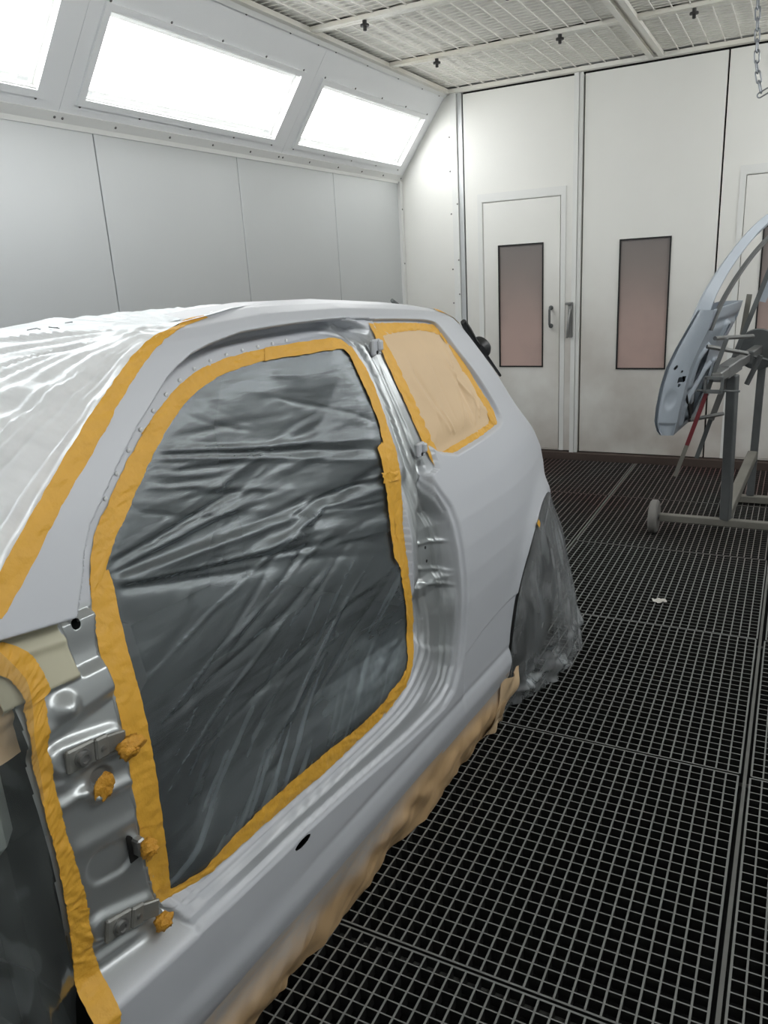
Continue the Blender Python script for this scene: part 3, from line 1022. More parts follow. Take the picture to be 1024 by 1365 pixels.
# body paint: grey primer where sprayed, old silver paint in the jambs
m = bpy.data.materials.new('primer_over_silver')
m.use_nodes = True
nt = m.node_tree
b = nt.nodes['Principled BSDF']
at = nt.nodes.new('ShaderNodeAttribute'); at.attribute_name = 'silver'
nz = nt.nodes.new('ShaderNodeTexNoise'); nz.inputs['Scale'].default_value = 7; nz.inputs['Detail'].default_value = 4
tc = nt.nodes.new('ShaderNodeTexCoord')
nt.links.new(tc.outputs['Object'], nz.inputs['Vector'])
mx = nt.nodes.new('ShaderNodeMix'); mx.data_type = 'RGBA'
mx.inputs[6].default_value = (*S((192, 195, 200)), 1)
mx.inputs[7].default_value = (*S((172, 176, 176)), 1)
nt.links.new(at.outputs['Fac'], mx.inputs[0])
nt.links.new(mx.outputs[2], b.inputs['Base Color'])
m1 = nt.nodes.new('ShaderNodeMapRange')
m1.inputs['To Min'].default_value = 0; m1.inputs['To Max'].default_value = .65
nt.links.new(at.outputs['Fac'], m1.inputs['Value']); nt.links.new(m1.outputs[0], b.inputs['Metallic'])
m2 = nt.nodes.new('ShaderNodeMapRange')
m2.inputs['To Min'].default_value = .40; m2.inputs['To Max'].default_value = .30
nt.links.new(at.outputs['Fac'], m2.inputs['Value']); nt.links.new(m2.outputs[0], b.inputs['Roughness'])
M['body'] = m

P, kc, sil = build_side(.003, car, 'body_side')
body = sheet('body_side', P, 'body', car, kc, {'silver': sil})
# far side of the shell, closed, coarser
P2, kc2, _ = build_side(.02, car, 'body_side', False)
P2 = P2.copy(); P2[..., 0] = -P2[..., 0]; P2[..., 2] -= .10*ss(P2[..., 2], .9, 1.45)
far = sheet('body_side', P2, 'body', car, kc2, {'silver': np.zeros(P2.shape[:2])}, flip=True)

HALF = .83
def roof_w(u, v):
    """roof skin between the two rails"""
    x = np.clip(np.abs(v+HALF)/(HALF-.385), 0, 1)
    e = .95+(1.492-.95)*(zr(u)-.95)/.53
    q = np.clip((-.385-v)/(2*HALF-.77), 0, 1)
    return e-.006-.045*q*q-.012*ss(q, 0, .05)
uu = np.linspace(1.38, 2.56, 60); vv = np.linspace(-2*HALF+.385, -.385, 40)
Ug, Vg = np.meshgrid(uu, vv, indexing='ij')
sheet('roof', loc(np.stack([Ug, Vg, roof_w(Ug, Vg)], -1), car), 'primer', car)
# hatch across the back, bulging rearwards
ww = np.linspace(.30, 1.41, 70); qq = np.linspace(0, 1, 50)
Wg, Qg = np.meshgrid(ww, qq, indexing='ij')
ue = rearE(Wg)+.056
ve = V0(unscale(2.6, Wg))-taper(ue, Wg)
Vh = ve+(-2*HALF-2*ve)*Qg
Uh = ue+.09*(1-(2*Qg-1)**4)
sheet('hatch', loc(np.stack([Uh, Vh, Wg], -1), car), 'primer', car)
hw = (Wg > .98) & (Wg < 1.36) & (Qg > .12) & (Qg < .88)
sheet('rear_window', loc(np.stack([Uh+.006, Vh, Wg], -1), car), 'glass', car, (hw[:-1, :-1] & hw[1:, 1:]))
ww = np.linspace(.20, .62, 20)
Wg, Qg = np.meshgrid(ww, qq, indexing='ij')
Vh = -.16+(-2*HALF+.32)*Qg
Uh = 3.13+.13*(1-(2*Qg-1)**4)-.05*((Wg-.42)/.22)**2
sheet('rear_bumper', loc(np.stack([Uh, Vh, Wg], -1), car), 'primer', car)
# wiper on the rear window
wm = MB()
def L(u, v, w): return lp(u, v, w, car)
wm.tube([L(2.555, -.275, 1.370), L(2.59, -.272, 1.335), L(2.635, -.27, 1.297), L(2.70, -.27, 1.255), L(2.78, -.27, 1.200), L(2.865, -.272, 1.142)], [.010, .013, .010, .008, .006, .005], 8)
wm.build('wiper', 'black', car)
wm = MB()
wm.lathe([(.020, -.02), (.042, .0), (.044, .018), (.036, .034), (.012, .038)], L(2.690, -.285, 1.258), (.25, .80, .55), 20)
wm.build('wiper_motor_cap', 'black', car)
an = MB()
an.tube([L(2.480, -.48, 1.415), L(2.455, -.48, 1.437), L(2.425, -.48, 1.455)], [.014, .010, .006], 10)
an.build('antenna', 'steel', car)

# inside of the shell
it = MB()
def cbox(mb, u0, u1, v0, v1, w0, w1): mb.box(lp((u0+u1)/2, (v0+v1)/2, (w0+w1)/2, car), (abs(v1-v0), abs(u1-u0), abs(w1-w0)))
cbox(it, .62, 3.0, -1.5, -.16, .20, .24)
cbox(it, .56, .60, -1.5, -.16, .24, .98)
cbox(it, 2.55, 2.6, -1.53, -.34, .24, .98)
cbox(it, .62, 2.6, -1.535, -1.50, .24, .95)
cbox(it, .80, 2.2, -.92, -.76, .24, .38)
it.add([lp(.62, -1.5, .95, car), lp(2.7, -1.5, .95, car), lp(2.55, -1.30, 1.36, car), lp(1.30, -1.30, 1.36, car)], [(0, 1, 2, 3)])
it.add([lp(1.40, -1.30, 1.36, car), lp(2.50, -1.30, 1.36, car), lp(2.50, -.44, 1.385, car), lp(1.40, -.44, 1.40, car)], [(0, 1, 2, 3)])
it.add([lp(2.55, -1.51, .9, car), lp(2.55, -.36, .9, car), lp(2.50, -.44, 1.40, car), lp(2.50, -1.37, 1.38, car)], [(0, 1, 2, 3)])
it.build('floor_pan', 'dark', car)
db = MB()
pr = [(.62, 1.0), (.80, 1.0), (.95, .93), (.97, .80), (.84, .70), (.64, .66)]
for k in range(len(pr)):
    (a, b_), (c, d) = pr[k], pr[(k+1) % len(pr)]
    db.add([lp(a, -1.45, b_, car), lp(a, -.22, b_, car), lp(c, -.22, d, car), lp(c, -1.45, d, car)], [(0, 1, 2, 3)])
db.add([lp(a, -.22, b_, car) for a, b_ in pr], [tuple(range(6))])
db.build('dashboard', 'dark', car)
# quarter glass behind the paper
Uq, Wq = np.meshgrid(np.linspace(1.90, 2.46, 60), np.linspace(1.0, 1.43, 45), indexing='ij')
dq, iq = sdist(Uq, Wq, Q0)
kq = iq[:-1, :-1] & iq[1:, 1:]
sheet('quarter_window', loc(np.stack([Uq, VS(Uq, Wq)-.019, Wq], -1), car), 'glass', car, kq)

# wheels
def wheel(uc, vc):
    t = empty('wheel', lp(uc, vc, .292, car), 0, parent=car)
    mb = MB()
    mb.lathe([(.19, -.085), (.255, -.092), (.282, -.078), (.291, -.05), (.292, .05), (.282, .078), (.255, .092), (.19, .085)], (0, 0, 0), (1, 0, 0), 48)
    mb.build('tyre', 'tyre', t)
    mb = MB()
    mb.lathe([(.185, -.08), (.19, .075), (.18, .08), (.165, .05), (.10, .035), (.06, .05), (.02, .052)], (0, 0, 0), (1, 0, 0), 40)
    mb.build('rim', 'steel', t)
    return t
for uc in (2.69, .27):
    wheel(uc, -.16); wheel(uc, -2*HALF+.16)

# front end: inner wing, strut tower, bottle, bonnet, nose
fb = MB()
cbox(fb, -.30, .60, -.40, -.36, .30, .95)
fb.build('inner_wing', 'bay', car)
fb = MB()
fb.lathe([(.13, -.2), (.12, .06), (.09, .11), (.03, .12)], lp(.27, -.34, .78, car), (0, 0, 1), 20)
fb.build('strut_tower', 'bay', car)
fb = MB()
for k in range(13):
    a0, a1 = math.pi*(k/13*1.0), math.pi*((k+1)/13*1.0)
    q = []
    for a in (a0, a1):
        q.append((.27+.36*math.cos(a), .30+.36*math.sin(a)))
    fb.add([lp(q[0][0], -.36, q[0][1], car), lp(q[0][0], -.14, q[0][1], car), lp(q[1][0], -.14, q[1][1], car), lp(q[1][0], -.36, q[1][1], car)], [(0, 1, 2, 3)], True)
fb.build('wheel_arch_liner', 'dark', car)
fb = MB()
fb.box(lp(.545, -.215, .79, car), (.16, .15, .20), bev=.03)
fb.box(lp(.505, -.215, .66, car), (.14, .10, .10), bev=.03)
fb.lathe([(.03, 0), (.03, .05), (.034, .05), (.034, .075), (.02, .08)], lp(.56, -.24, .885, car), (0, 0, 1), 16)
fb.build('washer_bottle', 'bottle', car)
fb = MB()
fb.tube([lp(.58, -.2, .95, car), lp(.50, -.19, .93, car), lp(.40, -.2, .90, car), lp(.2, -.22, .90, car), lp(-.1, -.22, .86, car)], .016, 8)
fb.build('wiring_loom', 'black', car)
Ub, Vb = np.meshgrid(np.linspace(-.45, .62, 40), np.linspace(-2*HALF+.15, -.15, 40), indexing='ij')
Wb = .93+.10*(Ub+.45)/1.07+.035*(1-((Vb+HALF)/.68)**2)-.10*ss(-Ub, .25, .45)
sheet('bonnet', loc(np.stack([Ub, Vb, Wb], -1), car), 'primer', car)
Wn, Vn = np.meshgrid(np.linspace(.2, .86, 20), np.linspace(-2*HALF+.1, -.1, 30), indexing='ij')
Un = -.45-.10*(1-((Vn+HALF)/.73)**2)-.06*np.sin((Wn-.2)/.66*math.pi)
sheet('front_bumper', loc(np.stack([Un, Vn, Wn], -1), car), 'primer', car)

# old cream primer patch at the top of the hinge pillar, bolts, hinges, latch plates
Up, Wp = np.meshgrid(np.linspace(.61, .745, 50), np.linspace(.945, 1.05, 40), indexing='ij')
Dp, _ = body_depth(Up, Wp)
edge = .012*vnoise(Up*30, Wp*30, 3)
kp = (Up+edge*.4 < .738) & (Wp+edge > .955)
M['cream'] = mat('cream_seal_coat', (188, 184, 160), .45, var=.06, vscale=14)
sheet('seal_coat_patch', loc(np.stack([Up, VS(Up, Wp)-Dp+.0015, Wp], -1), car), 'cream', car, kp[:-1, :-1])

def on(u, w, lift=0):
    D, _ = body_depth(np.array([float(u)]), np.array([float(w)]))
    return float(VS(u, w)-D[0])+lift
def hinge(u0, w0, u1, w1):
    t = empty('hinge', lp(u0, on(u0, w0, .002), w0, car), 0, parent=car)
    du, dw = u1-u0, w1-w0
    ang = math.atan2(dw, du)
    A = Vector((0, math.cos(ang), math.sin(ang))); B = Vector((0, -math.sin(ang), math.cos(ang))); N = Vector((1, 0, 0))
    mb = MB()
    mb.box(A*.026+N*.004, (.052, .040, .010), (A, B, N), bev=.003)
    mb.box(A*.064+N*.007, (.026, .038, .010), (A, B, N), bev=.003)
    mb.build('hinge_plate', 'hinge', t)
    mb = MB()
    mb.box(A*.088+N*.012, (.034, .032, .007), ((A*.93+N*.30).normalized(), B, (N*.93-A*.30).normalized()), bev=.002)
    mb.build('hinge_arm', 'hinge', t)
    mb = MB()
    mb.lathe([(.0150, 0), (.0150, .0025), (.0115, .0028), (.0115, .009), (.0070, .0095), (.0060, .006), (.0005, .006)], A*.026+N*.009, N, 18)
    mb.lathe([(.0045, 0), (.0045, .003), (.001, .0035)], A*.064+N*.012, N, 10)
    mb.build('bolt', 'lsteel', t)
    return t
hinge(.672, .8405, .752, .832)
hinge(.672, .5170, .748, .497)

def latch(u, w, s=1):
    t = empty('window_latch', lp(u, VS(u, w)-.016, w, car), 0, parent=car)
    mb = MB()
    mb.box((.006, -.004, 0), (.012, .040*s, .040*s), bev=.004)
    mb.box((.014, .006*s, .004*s), (.012, .020*s, .026*s), bev=.004)
    mb.build('latch_bracket', 'primer', t)
    mb = MB()
    mb.lathe([(.005, 0), (.005, .003), (.001, .003)], (.010, -.006*s, -.012*s), (1, 0, 0), 10)
    mb.build('bolt', 'black', t)
latch(1.888, 1.352, 1.1); latch(1.888, 1.075, 1.0)
# dark backing plates behind the holes in the shell
hb = MB()
hb.box(lp(.7735, VS(.7735, 1.024)-.075, 1.024, car), (.003, .03, .03))
hb.build('hole_backing', 'dark', car)
hb = MB()
hb.box(lp(1.114, VS(1.114, .392)-.06, .385, car), (.003, .08, .03))
hb.build('hole_backing', 'dark', car)
for (u_, w_) in ((1.842, .806), (1.841, .767)):
    hb = MB()
    hb.lathe([(.0048, -.002), (.0048, .0), (.0045, .0006), (.001, .0006)], lp(u_, on(u_, w_, .0003), w_, car), (1, 0, 0), 12)
    hb.build('bolt_hole', 'black', car)
# weld clips along the flange above the opening
cs = None
Cf = resample(smooth_poly(C0[:13], 1, False), 400)
for k in range(8, 330, 24):
    u, w = Cf[k]
    tg = Cf[k+3]-Cf[k-3]; tg /= np.hypot(*tg)
    nn = np.array([-tg[1], tg[0]])
    if nn[1] < 0: nn = -nn
    u2_, w2_ = u+nn[0]*.006, w+nn[1]*.006
    if cs is None:
        mb = MB(); mb.lathe([(.0048, 0), (.0042, .0025), (.001, .0035)], (0, 0, 0), (1, 0, 0), 8)
        M['sealer'] = mat('white_sealer', (222, 224, 224), .4)
        cs = mb.build('weld_spot', 'sealer', car); o = cs
    else:
        o = share(cs, 'weld_spot', car)
    o.location = lp(u2_, VS(u2_, w2_)-.0795, w2_, car)

# ================================================================== MASKING
def ribbon(name, root, outer, inner, dep, lift, n=160, m=9, material='tape', crinkle=.0016, seed=0, over=None):
    """a strip of tape between two outlines on the car side"""
    a = resample(smooth_poly(outer, 1, False), n); c = resample(smooth_poly(inner, 1, False), n)
    t = np.linspace(0, 1, m)[None, :, None]
    Q = a[:, None, :]*(1-t)+c[:, None, :]*t
    U, W = Q[..., 0], Q[..., 1]
    s = np.linspace(0, 1, n)[:, None]*np.hypot(*np.diff(a, axis=0).T).sum()
    tt = np.broadcast_to(t[..., 0], U.shape)
    jag = .002*vnoise(s*55, tt*0+seed, seed)
    W = W+jag*(tt-.5)*1.2
    cr = crinkle*(vnoise(s*60+tt*2, tt*3, seed)+.6*vnoise(s*150-tt*6, tt*5, seed+3))
    d = dep(U, W) if callable(dep) else dep
    Vt = VS(U, W)-d+lift+cr
    return sheet(name, loc(np.stack([U, Vt, W], -1), root), material, root)

def fold(u, w, a, b, amp, wd, bend=0.):
    a = np.array(a); b = np.array(b); ab = b-a; L2 = ab@ab; Ln = math.sqrt(L2)
    t = ((u-a[0])*ab[0]+(w-a[1])*ab[1])/L2
    d = ((u-a[0])*(-ab[1])+(w-a[1])*ab[0])/Ln-bend*Ln*4*np.clip(t, 0, 1)*(1-np.clip(t, 0, 1))
    tc_ = np.clip(t, 0, 1)
    env = np.sqrt(np.clip(np.sin(np.pi*np.clip(tc_*.92+.06, 0, 1)), 0, 1))*(t > 0)*(t < 1)
    wv = wd*(.5+.9*tc_)
    return amp*env*np.exp(-(np.abs(d)/wv)**1.35)

# ---- film stretched over the door opening
ft = croot('masking_film', (1.3, -.12, .44), 'clear plastic film stretched across the big door opening, edged with yellow tape', 'masking film')
Uf, Wf = np.meshgrid(np.arange(.76, 1.86, .0045), np.arange(.43, 1.41, .0045), indexing='ij')
d0, i0 = sdist(Uf, Wf, C0s)
di, ii = sdist(Uf, Wf, Ci)
kf = i0 & (ii | (di < .014))
h = np.zeros_like(Uf)
r3 = np.random.RandomState(3)
# folds that leave the upper pillar for the rear edge
for k in range(3):
    a = (1.075-.008*k, 1.240-.006*k)
    b = (1.775-.012*k, 1.130-.028*k)
    h += fold(Uf, Wf, a, b, (.009, -.006, .006)[k], (.009, .006, .007)[k], -.012+.006*k)
for k in range(26):
    y = r3.uniform(0, 1)
    a = (1.12-.14*y+r3.uniform(-.03, .03), 1.265-.12*y)
    ln = r3.uniform(.2, .55); an_ = math.radians(r3.uniform(-22, 2))
    h += fold(Uf, Wf, a, (a[0]+ln*math.cos(an_), a[1]+ln*math.sin(an_)), r3.uniform(-1, 1)*.0035, r3.uniform(.003, .007), r3.uniform(-.04, .02))
# the strong fan out of the pillar foot
for k in range(34):
    y = (k+r3.uniform(-.4, .4))/34
    a = (.878+r3.uniform(-.008, .02), 1.090-.055*y)
    an_ = math.radians(13-30*y+r3.uniform(-2, 2))
    ln = r3.uniform(.45, .90)
    b = (a[0]+ln*math.cos(an_*.8), a[1]+ln*math.sin(an_*.8)*1.0)
    h += fold(Uf, Wf, a, b, r3.uniform(.25, 1)*r3.choice([-1, 1])*.0072, r3.uniform(.005, .013), r3.uniform(-.035, .02))
# folds gathered at the tape tab on the rear edge
for k in range(18):
    y = r3.uniform(-1, 1)
    a = (1.745, 1.02+.07*y)
    an_ = math.radians(180+16*y+r3.uniform(-4, 4)+4)
    ln = r3.uniform(.18, .55)
    h += fold(Uf, Wf, a, (a[0]+ln*math.cos(an_), a[1]+ln*math.sin(an_)), r3.uniform(.3, 1)*r3.choice([-1, 1])*.007, r3.uniform(.004, .012), r3.uniform(-.04, .04))
# loose long creases lower down and at the top
for k in range(26):
    a = (r3.uniform(.85, 1.35), r3.uniform(.50, .95)); an_ = math.radians(r3.uniform(-6, 32)); ln = r3.uniform(.25, .7)
    h += fold(Uf, Wf, a, (a[0]+ln*math.cos(an_), a[1]+ln*math.sin(an_)), r3.uniform(-1, 1)*.0042, r3.uniform(.003, .009), r3.uniform(-.04, .04))
for k in range(16):
    a = (r3.uniform(1.15, 1.6), r3.uniform(1.2, 1.34)); an_ = math.radians(r3.uniform(-35, 10)); ln = r3.uniform(.1, .3)
    h += fold(Uf, Wf, a, (a[0]+ln*math.cos(an_), a[1]+ln*math.sin(an_)), r3.uniform(-1, 1)*.0032, r3.uniform(.003, .007), r3.uniform(-.05, .05))
# crumple in the lower rear corner
cm = np.exp(-(((Uf-1.58)/.20)**2+((Wf-.57)/.07)**2))
h += cm*(.005*vnoise(Uf*14+Wf*22, Wf*40-Uf*14, 4)+.0016*vnoise(Uf*40+Wf*40, Wf*90-Uf*40, 5))
h += .0012*vnoise(Uf*7-Wf*4, Wf*18+Uf*4, 9)+.0008*vnoise(Uf*22+Wf*9, Wf*55-Uf*16, 2)
edge_in = np.where(ii, ss(di, .0, .03), 0)
sag = .030*np.where(ii, ss(di, 0, .25), 0)
# dry overspray settled on the film
st = .5+.5*vnoise((Uf*.55-Wf*.83)*60, (Uf*.83+Wf*.55)*5, 8)
st2 = .5+.5*vnoise((Uf*.6-Wf*.8)*140, (Uf*.8+Wf*.6)*7, 18)
dust = .26*cm*(.75+.35*vnoise(Uf*16+Wf*10, Wf*40-Uf*18, 12)+.25*vnoise(Uf*50+Wf*40, Wf*90-Uf*50, 13)).clip(0, 2)
dust += (1-ss(Wf-.25*(Uf-1.2), .48, .92))*(.02+.30*ss(st*st2, .22, .8))
for a, b in (((.875, .885), (1.46, 1.0)), ((.87, .80), (1.55, .965)), ((.90, .70), (1.30, .84)), ((1.1, .56), (1.62, .86))):
    h += fold(Uf, Wf, a, b, .0035, .0035, -.01)
    dust += .10*gauss_line(Uf, Wf, a, b, .0025)
Vf = VS(Uf, Wf)-Dfl(Uf, Wf)-.0012-sag+h*(.05+.95*edge_in)*.85
sheet('film', loc(np.stack([Uf, Vf, Wf], -1), ft), 'film_door', ft, kf[:-1, :-1] & kf[1:, 1:] & kf[1:, :-1] & kf[:-1, 1:], {'dust': dust})
ribbon('tape_strip', ft, C0[0:7], Ci[0:6], Dfl, .0016, seed=1)
ribbon('tape_strip', ft, C0[5:13], np.vstack([Ci[4:11], Ci[11:12]+(-.006, .02)]), Dfl, .0028, seed=2)
ribbon('tape_strip', ft, C0[11:23], np.vstack([[(.880, 1.075)], Ci[11:20]]), Dfl, .0016, n=220, seed=3)
ribbon('tape_strip', ft, np.vstack([[(.785, .462)], C0[23:29]]), np.vstack([[(.80, .492)], Ci[19:25]]), Dfl, .0030, n=240, seed=4)
ribbon('tape_strip', ft, C0[27:34], np.vstack([[(1.60, .505)], Ci[25:30], [(1.716, .93)]]), Dfl, .0018, n=200, seed=5)
ribbon('tape_strip', ft, C0[32:38], np.vstack([[(1.718, .84)], Ci[30:36]]), Dfl, .0030, n=160, seed=6)
ribbon('tape_strip', ft, np.vstack([C0[36:39], C0[0:2]]), np.vstack([Ci[34:37], Ci[0:2]]), Dfl, .0042, n=80, seed=7)
ribbon('tape_strip', ft, [(1.742, 1.125), (1.700, .80)][::1], [(1.716, 1.115), (1.682, .83)], lambda u, w: Dfl(u, w), .0066, n=60, m=6, seed=8)
ribbon('tape_strip', ft, [(1.700, 1.052), (1.775, 1.042)], [(1.698, 1.026), (1.772, 1.020)], Dfl, .0080, n=30, m=7, seed=9, crinkle=.003)

# ---- brown paper over the quarter window
qp = croot('masking_paper', (2.15, -.15, 1.02), 'brown paper panel covering the rear quarter window, edged with yellow tape', 'masking paper')
Uq, Wq = np.meshgrid(np.linspace(1.90, 2.47, 150), np.linspace(1.0, 1.43, 120), indexing='ij')
dq, iq = sdist(Uq, Wq, smooth_poly(Q0, 1))
hq = np.zeros_like(Uq)
for k in range(16):
    a = (r3.uniform(2.0, 2.36), 1.06+r3.uniform(0, .05)); an_ = math.radians(r3.uniform(50, 125)); ln = r3.uniform(.08, .28)
    hq += fold(Uq, Wq, a, (a[0]+ln*math.cos(an_), a[1]+ln*math.sin(an_)), r3.uniform(-1, 1)*.009, r3.uniform(.005, .016), r3.uniform(-.05, .05))
hq += .003*vnoise(Uq*9, Wq*9, 31)
Vq = VS(Uq, Wq)-.0155+.010*ss(dq, .035, .10)+np.maximum(hq, -.008)*ss(dq, .03, .07)-.003*(1-ss(dq, .0, .03))
kq = iq & (dq > .004)
sheet('paper', loc(np.stack([Uq, Vq, Wq], -1), qp), 'paper', qp, kq[:-1, :-1] & kq[1:, 1:])
qo, qi = Q0, Qi
ribbon('tape_strip', qp, qo[0:4], qi[0:4], .020, .0055, n=80, seed=11)
ribbon('tape_strip', qp, np.vstack([qo[3:8]]), np.vstack([qi[3:8]]), .020, .0067, n=100, seed=12)
ribbon('tape_strip', qp, np.vstack([qo[6:11]]), np.vstack([qi[6:11]]), .020, .0058, n=90, seed=13)
ribbon('tape_strip', qp, np.vstack([qo[10:15], qo[0:1]]), np.vstack([qi[10:15], qi[0:1]]), .020, .0067, n=80, seed=14)

# ---- milky film over windscreen and roof
wf_ = croot('masking_film', (1.0, -.83, 1.30), 'milky white film draped over the windscreen and roof, taped along the windscreen pillar', 'masking film')
line = [(-.30, .900, -.20), (.0, .93, -.16), (.30, .985, -.13), (.50, 1.035, -.125), (.62, 1.095, -.13)]
for (u, w), (u2_, w2_) in zip(WSi, resample(WSo[1:9], 7)):
    u, w = .6*u+.4*u2_, .6*w+.4*w2_
    line.append((u, w, float(VS(u, w))-.001))
line += [(1.36, 1.474, -.315), (1.46, 1.483, -.335), (1.60, 1.486, -.36), (1.85, 1.479, -.37), (2.1, 1.458, -.38), (2.36, 1.432, -.39)]
line = np.array(line)
nl, nq = 420, 150
sl = np.r_[0, np.cumsum(np.linalg.norm(np.diff(line, axis=0), axis=1))]
tl_ = np.linspace(0, sl[-1], nl)
A = np.stack([np.interp(tl_, sl, line[:, k]) for k in range(3)], -1)
for _ in range(4):
    A[1:-1] = .25*A[:-2]+.5*A[1:-1]+.25*A[2:]
q = np.linspace(0, 1, nq)
q = .5-.5*np.cos(q*math.pi*.96+.02*math.pi)/math.cos(.02*math.pi)
hb_ = 4*q*(1-q)
bu = np.interp(A[:, 0], [-.3, .3, .62, .9, 1.2, 1.35, 1.6, 2.3], [.02, .05, .16, .15, .10, .02, 0, 0])
bw = np.interp(A[:, 0], [-.3, .3, .62, .9, 1.2, 1.35, 1.6, 2.3], [.10, .10, .06, .03, .005, .0, 0, 0])
Uw = A[:, 0][:, None]-bu[:, None]*hb_[None]
vr = A[:, 2][:, None]
Vw = vr+(-2*HALF-2*vr)*q[None]
Ww = A[:, 1][:, None]+bw[:, None]*(1-(2*q-1)**2)[None]+.003-.045*(q**2)[None]*ss(A[:, 0], .7, 1.2)[:, None]
# folds run across the glass and gather where the pillar meets the roof
g = np.zeros_like(Uw)
sc_ = (tl_-np.interp(1.20, line[:, 0], sl))[:, None]    # 0 at the pillar head
qq = Vw-vr
ang = np.arctan2(-qq, -(sc_-.06))
rad = np.hypot(qq, sc_)
pil = np.exp(-((sc_+.25)/.55)**2)
g += .008*vnoise(ang*14, rad*1.2, 41)*ss(rad, .02, .35)*pil
g += .0055*vnoise(ang*34+rad*1.5, rad*2.0, 42)*ss(rad, .02, .25)*np.exp(-rad/.9)
g += .0045*vnoise(sc_*22+qq*5, qq*2.2, 43)*np.exp(-(qq/.5)**2)*(sc_ < .2)
g += .010*vnoise(sc_*7-qq*2.5, qq*1.2+3, 44)*ss(-qq, .02, .2)*(1-ss(sc_, .2, .5))
g += .006*vnoise(sc_*26-qq*3, qq*2+3, 47)*ss(-qq, .02, .2)*(1-ss(sc_, .2, .5))
g += .0035*vnoise(sc_*18, qq*4, 45)*ss(sc_, -.05, .2)
r5 = np.random.RandomState(12)
for k in range(90):      # sharp pleats that spread from the pillar head
    a_ = math.radians(r5.uniform(2, 84)) if k < 60 else math.radians(r5.uniform(2, 26))
    wd_ = r5.uniform(.003, .008); r0, r1 = sorted(r5.uniform(.04, 1.1, 2))
    dd = (ang-a_-.10*(rad-r0)*r5.uniform(-1, 1))*rad
    g += r5.uniform(-.4, 1)*.0085*np.exp(-(np.abs(dd)/(wd_*(.5+rad)))**1.4)*ss(rad, r0, r0+.12)*(1-ss(rad, r1, r1+.25))*(sc_ < .3)
for k in range(40):      # long soft pleats over the roof
    s0 = r5.uniform(-.05, .7); wd_ = r5.uniform(.006, .02); sl_ = r5.uniform(-.25, .1)
    q0, q1 = sorted(r5.uniform(.05, 1.3, 2))
    g += r5.uniform(-.5, 1)*.006*np.exp(-(np.abs(sc_-s0-sl_*qq)/wd_)**1.4)*ss(-qq, q0, q0+.15)*(1-ss(-qq, q1, q1+.2))
g += .007*np.exp(-((sc_-.0)/.07)**2-((qq+.06)/.06)**2)*(1+vnoise(sc_*60, qq*60, 46))
g *= ss(-qq, .0, .03)
Ww = Ww+g*.8
Uw = Uw-g*.6
dust = np.zeros_like(Uw)
sheet('film', loc(np.stack([Uw, Vw, Ww], -1), wf_), 'film_ws', wf_, None)
ribbon('tape_strip', wf_, WSo[0:9], np.vstack([[(.62, 1.112)], WSi]), .0, .0016, n=240, m=11, seed=21, crinkle=.0012)
ribbon('tape_strip', wf_, WSo[6:10], np.vstack([WSi[5:7], [(1.30, 1.4725)], [(1.36, 1.477)]]), .0, .0030, n=80, m=7, seed=22, crinkle=.002)
# faint printed marks on the film
M['ink'] = mat('faded_ink', (120, 124, 126), .7)
for (u, v, pts_) in ((1.121, -.620, ((0, 0), (.018, .012), (.0, .028), (.020, .034))), (1.150, -.585, ((0, 0), (.014, .016), (.024, .004), (.010, -.002))), (1.292, -.718, ((0, 0), (.012, .012), (.024, .002)))):
    mk = MB()
    pp = []
    for (a, b) in pts_:
        k = int(np.argmin((Uw-u-b)**2+(Vw-v-a)**2)); i_, j_ = divmod(k, Uw.shape[1])
        pp.append(Vector(loc(np.array([u+b, v+a, Ww[i_, j_]+.0045]), wf_)))
    mk.tube(pp, .0012, 5)
    mk.build('print_mark', 'ink', wf_)

# ---- tape on the rear edge of the roof
rt = croot('masking_tape', (2.50, -.29, 1.40), 'short strip of yellow tape on the rear corner of the roof', 'masking tape')
pts = np.array([(u, float(VS(u, w))+.004, w) for u, w in ((2.44, 1.412), (2.49, 1.402), (2.525, 1.385), (2.545, 1.362))])
pts = np.stack([np.interp(np.linspace(0, 3, 24), range(4), pts[:, k]) for k in range(3)], -1)
Pz = pts[:, None, :]+np.linspace(0, 1, 6)[None, :, None]*np.array((.012, -.030, .012))[None, None, :]
sheet('tape_strip', loc(Pz, rt), 'tape', rt)

# ---- film over the front wheel and engine bay
ff = croot('masking_film', (.30, -.05, .0), 'clear plastic film over the bare front wing and front wheel, taped to the hinge pillar', 'masking film')
edge = np.vstack([[(.60, 1.085)], FTi[:9], [(.618, .46), (.600, .412), (.590, .34), (.58, .2), (.58, .01)]])
E_ = resample(smooth_poly(edge, 1, False), 190)
bb = np.linspace(0, 1, 170)
fw = E_[:, 1][:, None]*np.ones_like(bb)[None]
fu = E_[:, 0][:, None]-bb[None]*(E_[:, 0][:, None]+.40)
r_ = np.hypot(fu-.27, fw-.30)
lo = np.exp(-(r_/.30)**4)
fv = -.075-.03*ss(bb, 0, .1)[None]*ss(fw, .45, .7)+.055*lo+.02*ss(.25-fw, 0, .25)
fg = .010*vnoise(fu*9+fw*4, fw*2.2-fu*1.2, 61)+.006*vnoise(fu*26+fw*14, fw*5-fu*2, 62)+.003*vnoise(fu*60, fw*22, 63)
fg += .010*vnoise(fu*14+fw*14, fw*3-fu*3, 64)*np.exp(-(r_/.45)**2)
fg *= ss(bb, 0, .06)[None]
sheet('film', loc(np.stack([fu, fv+fg, fw], -1), ff), 'film_front', ff)
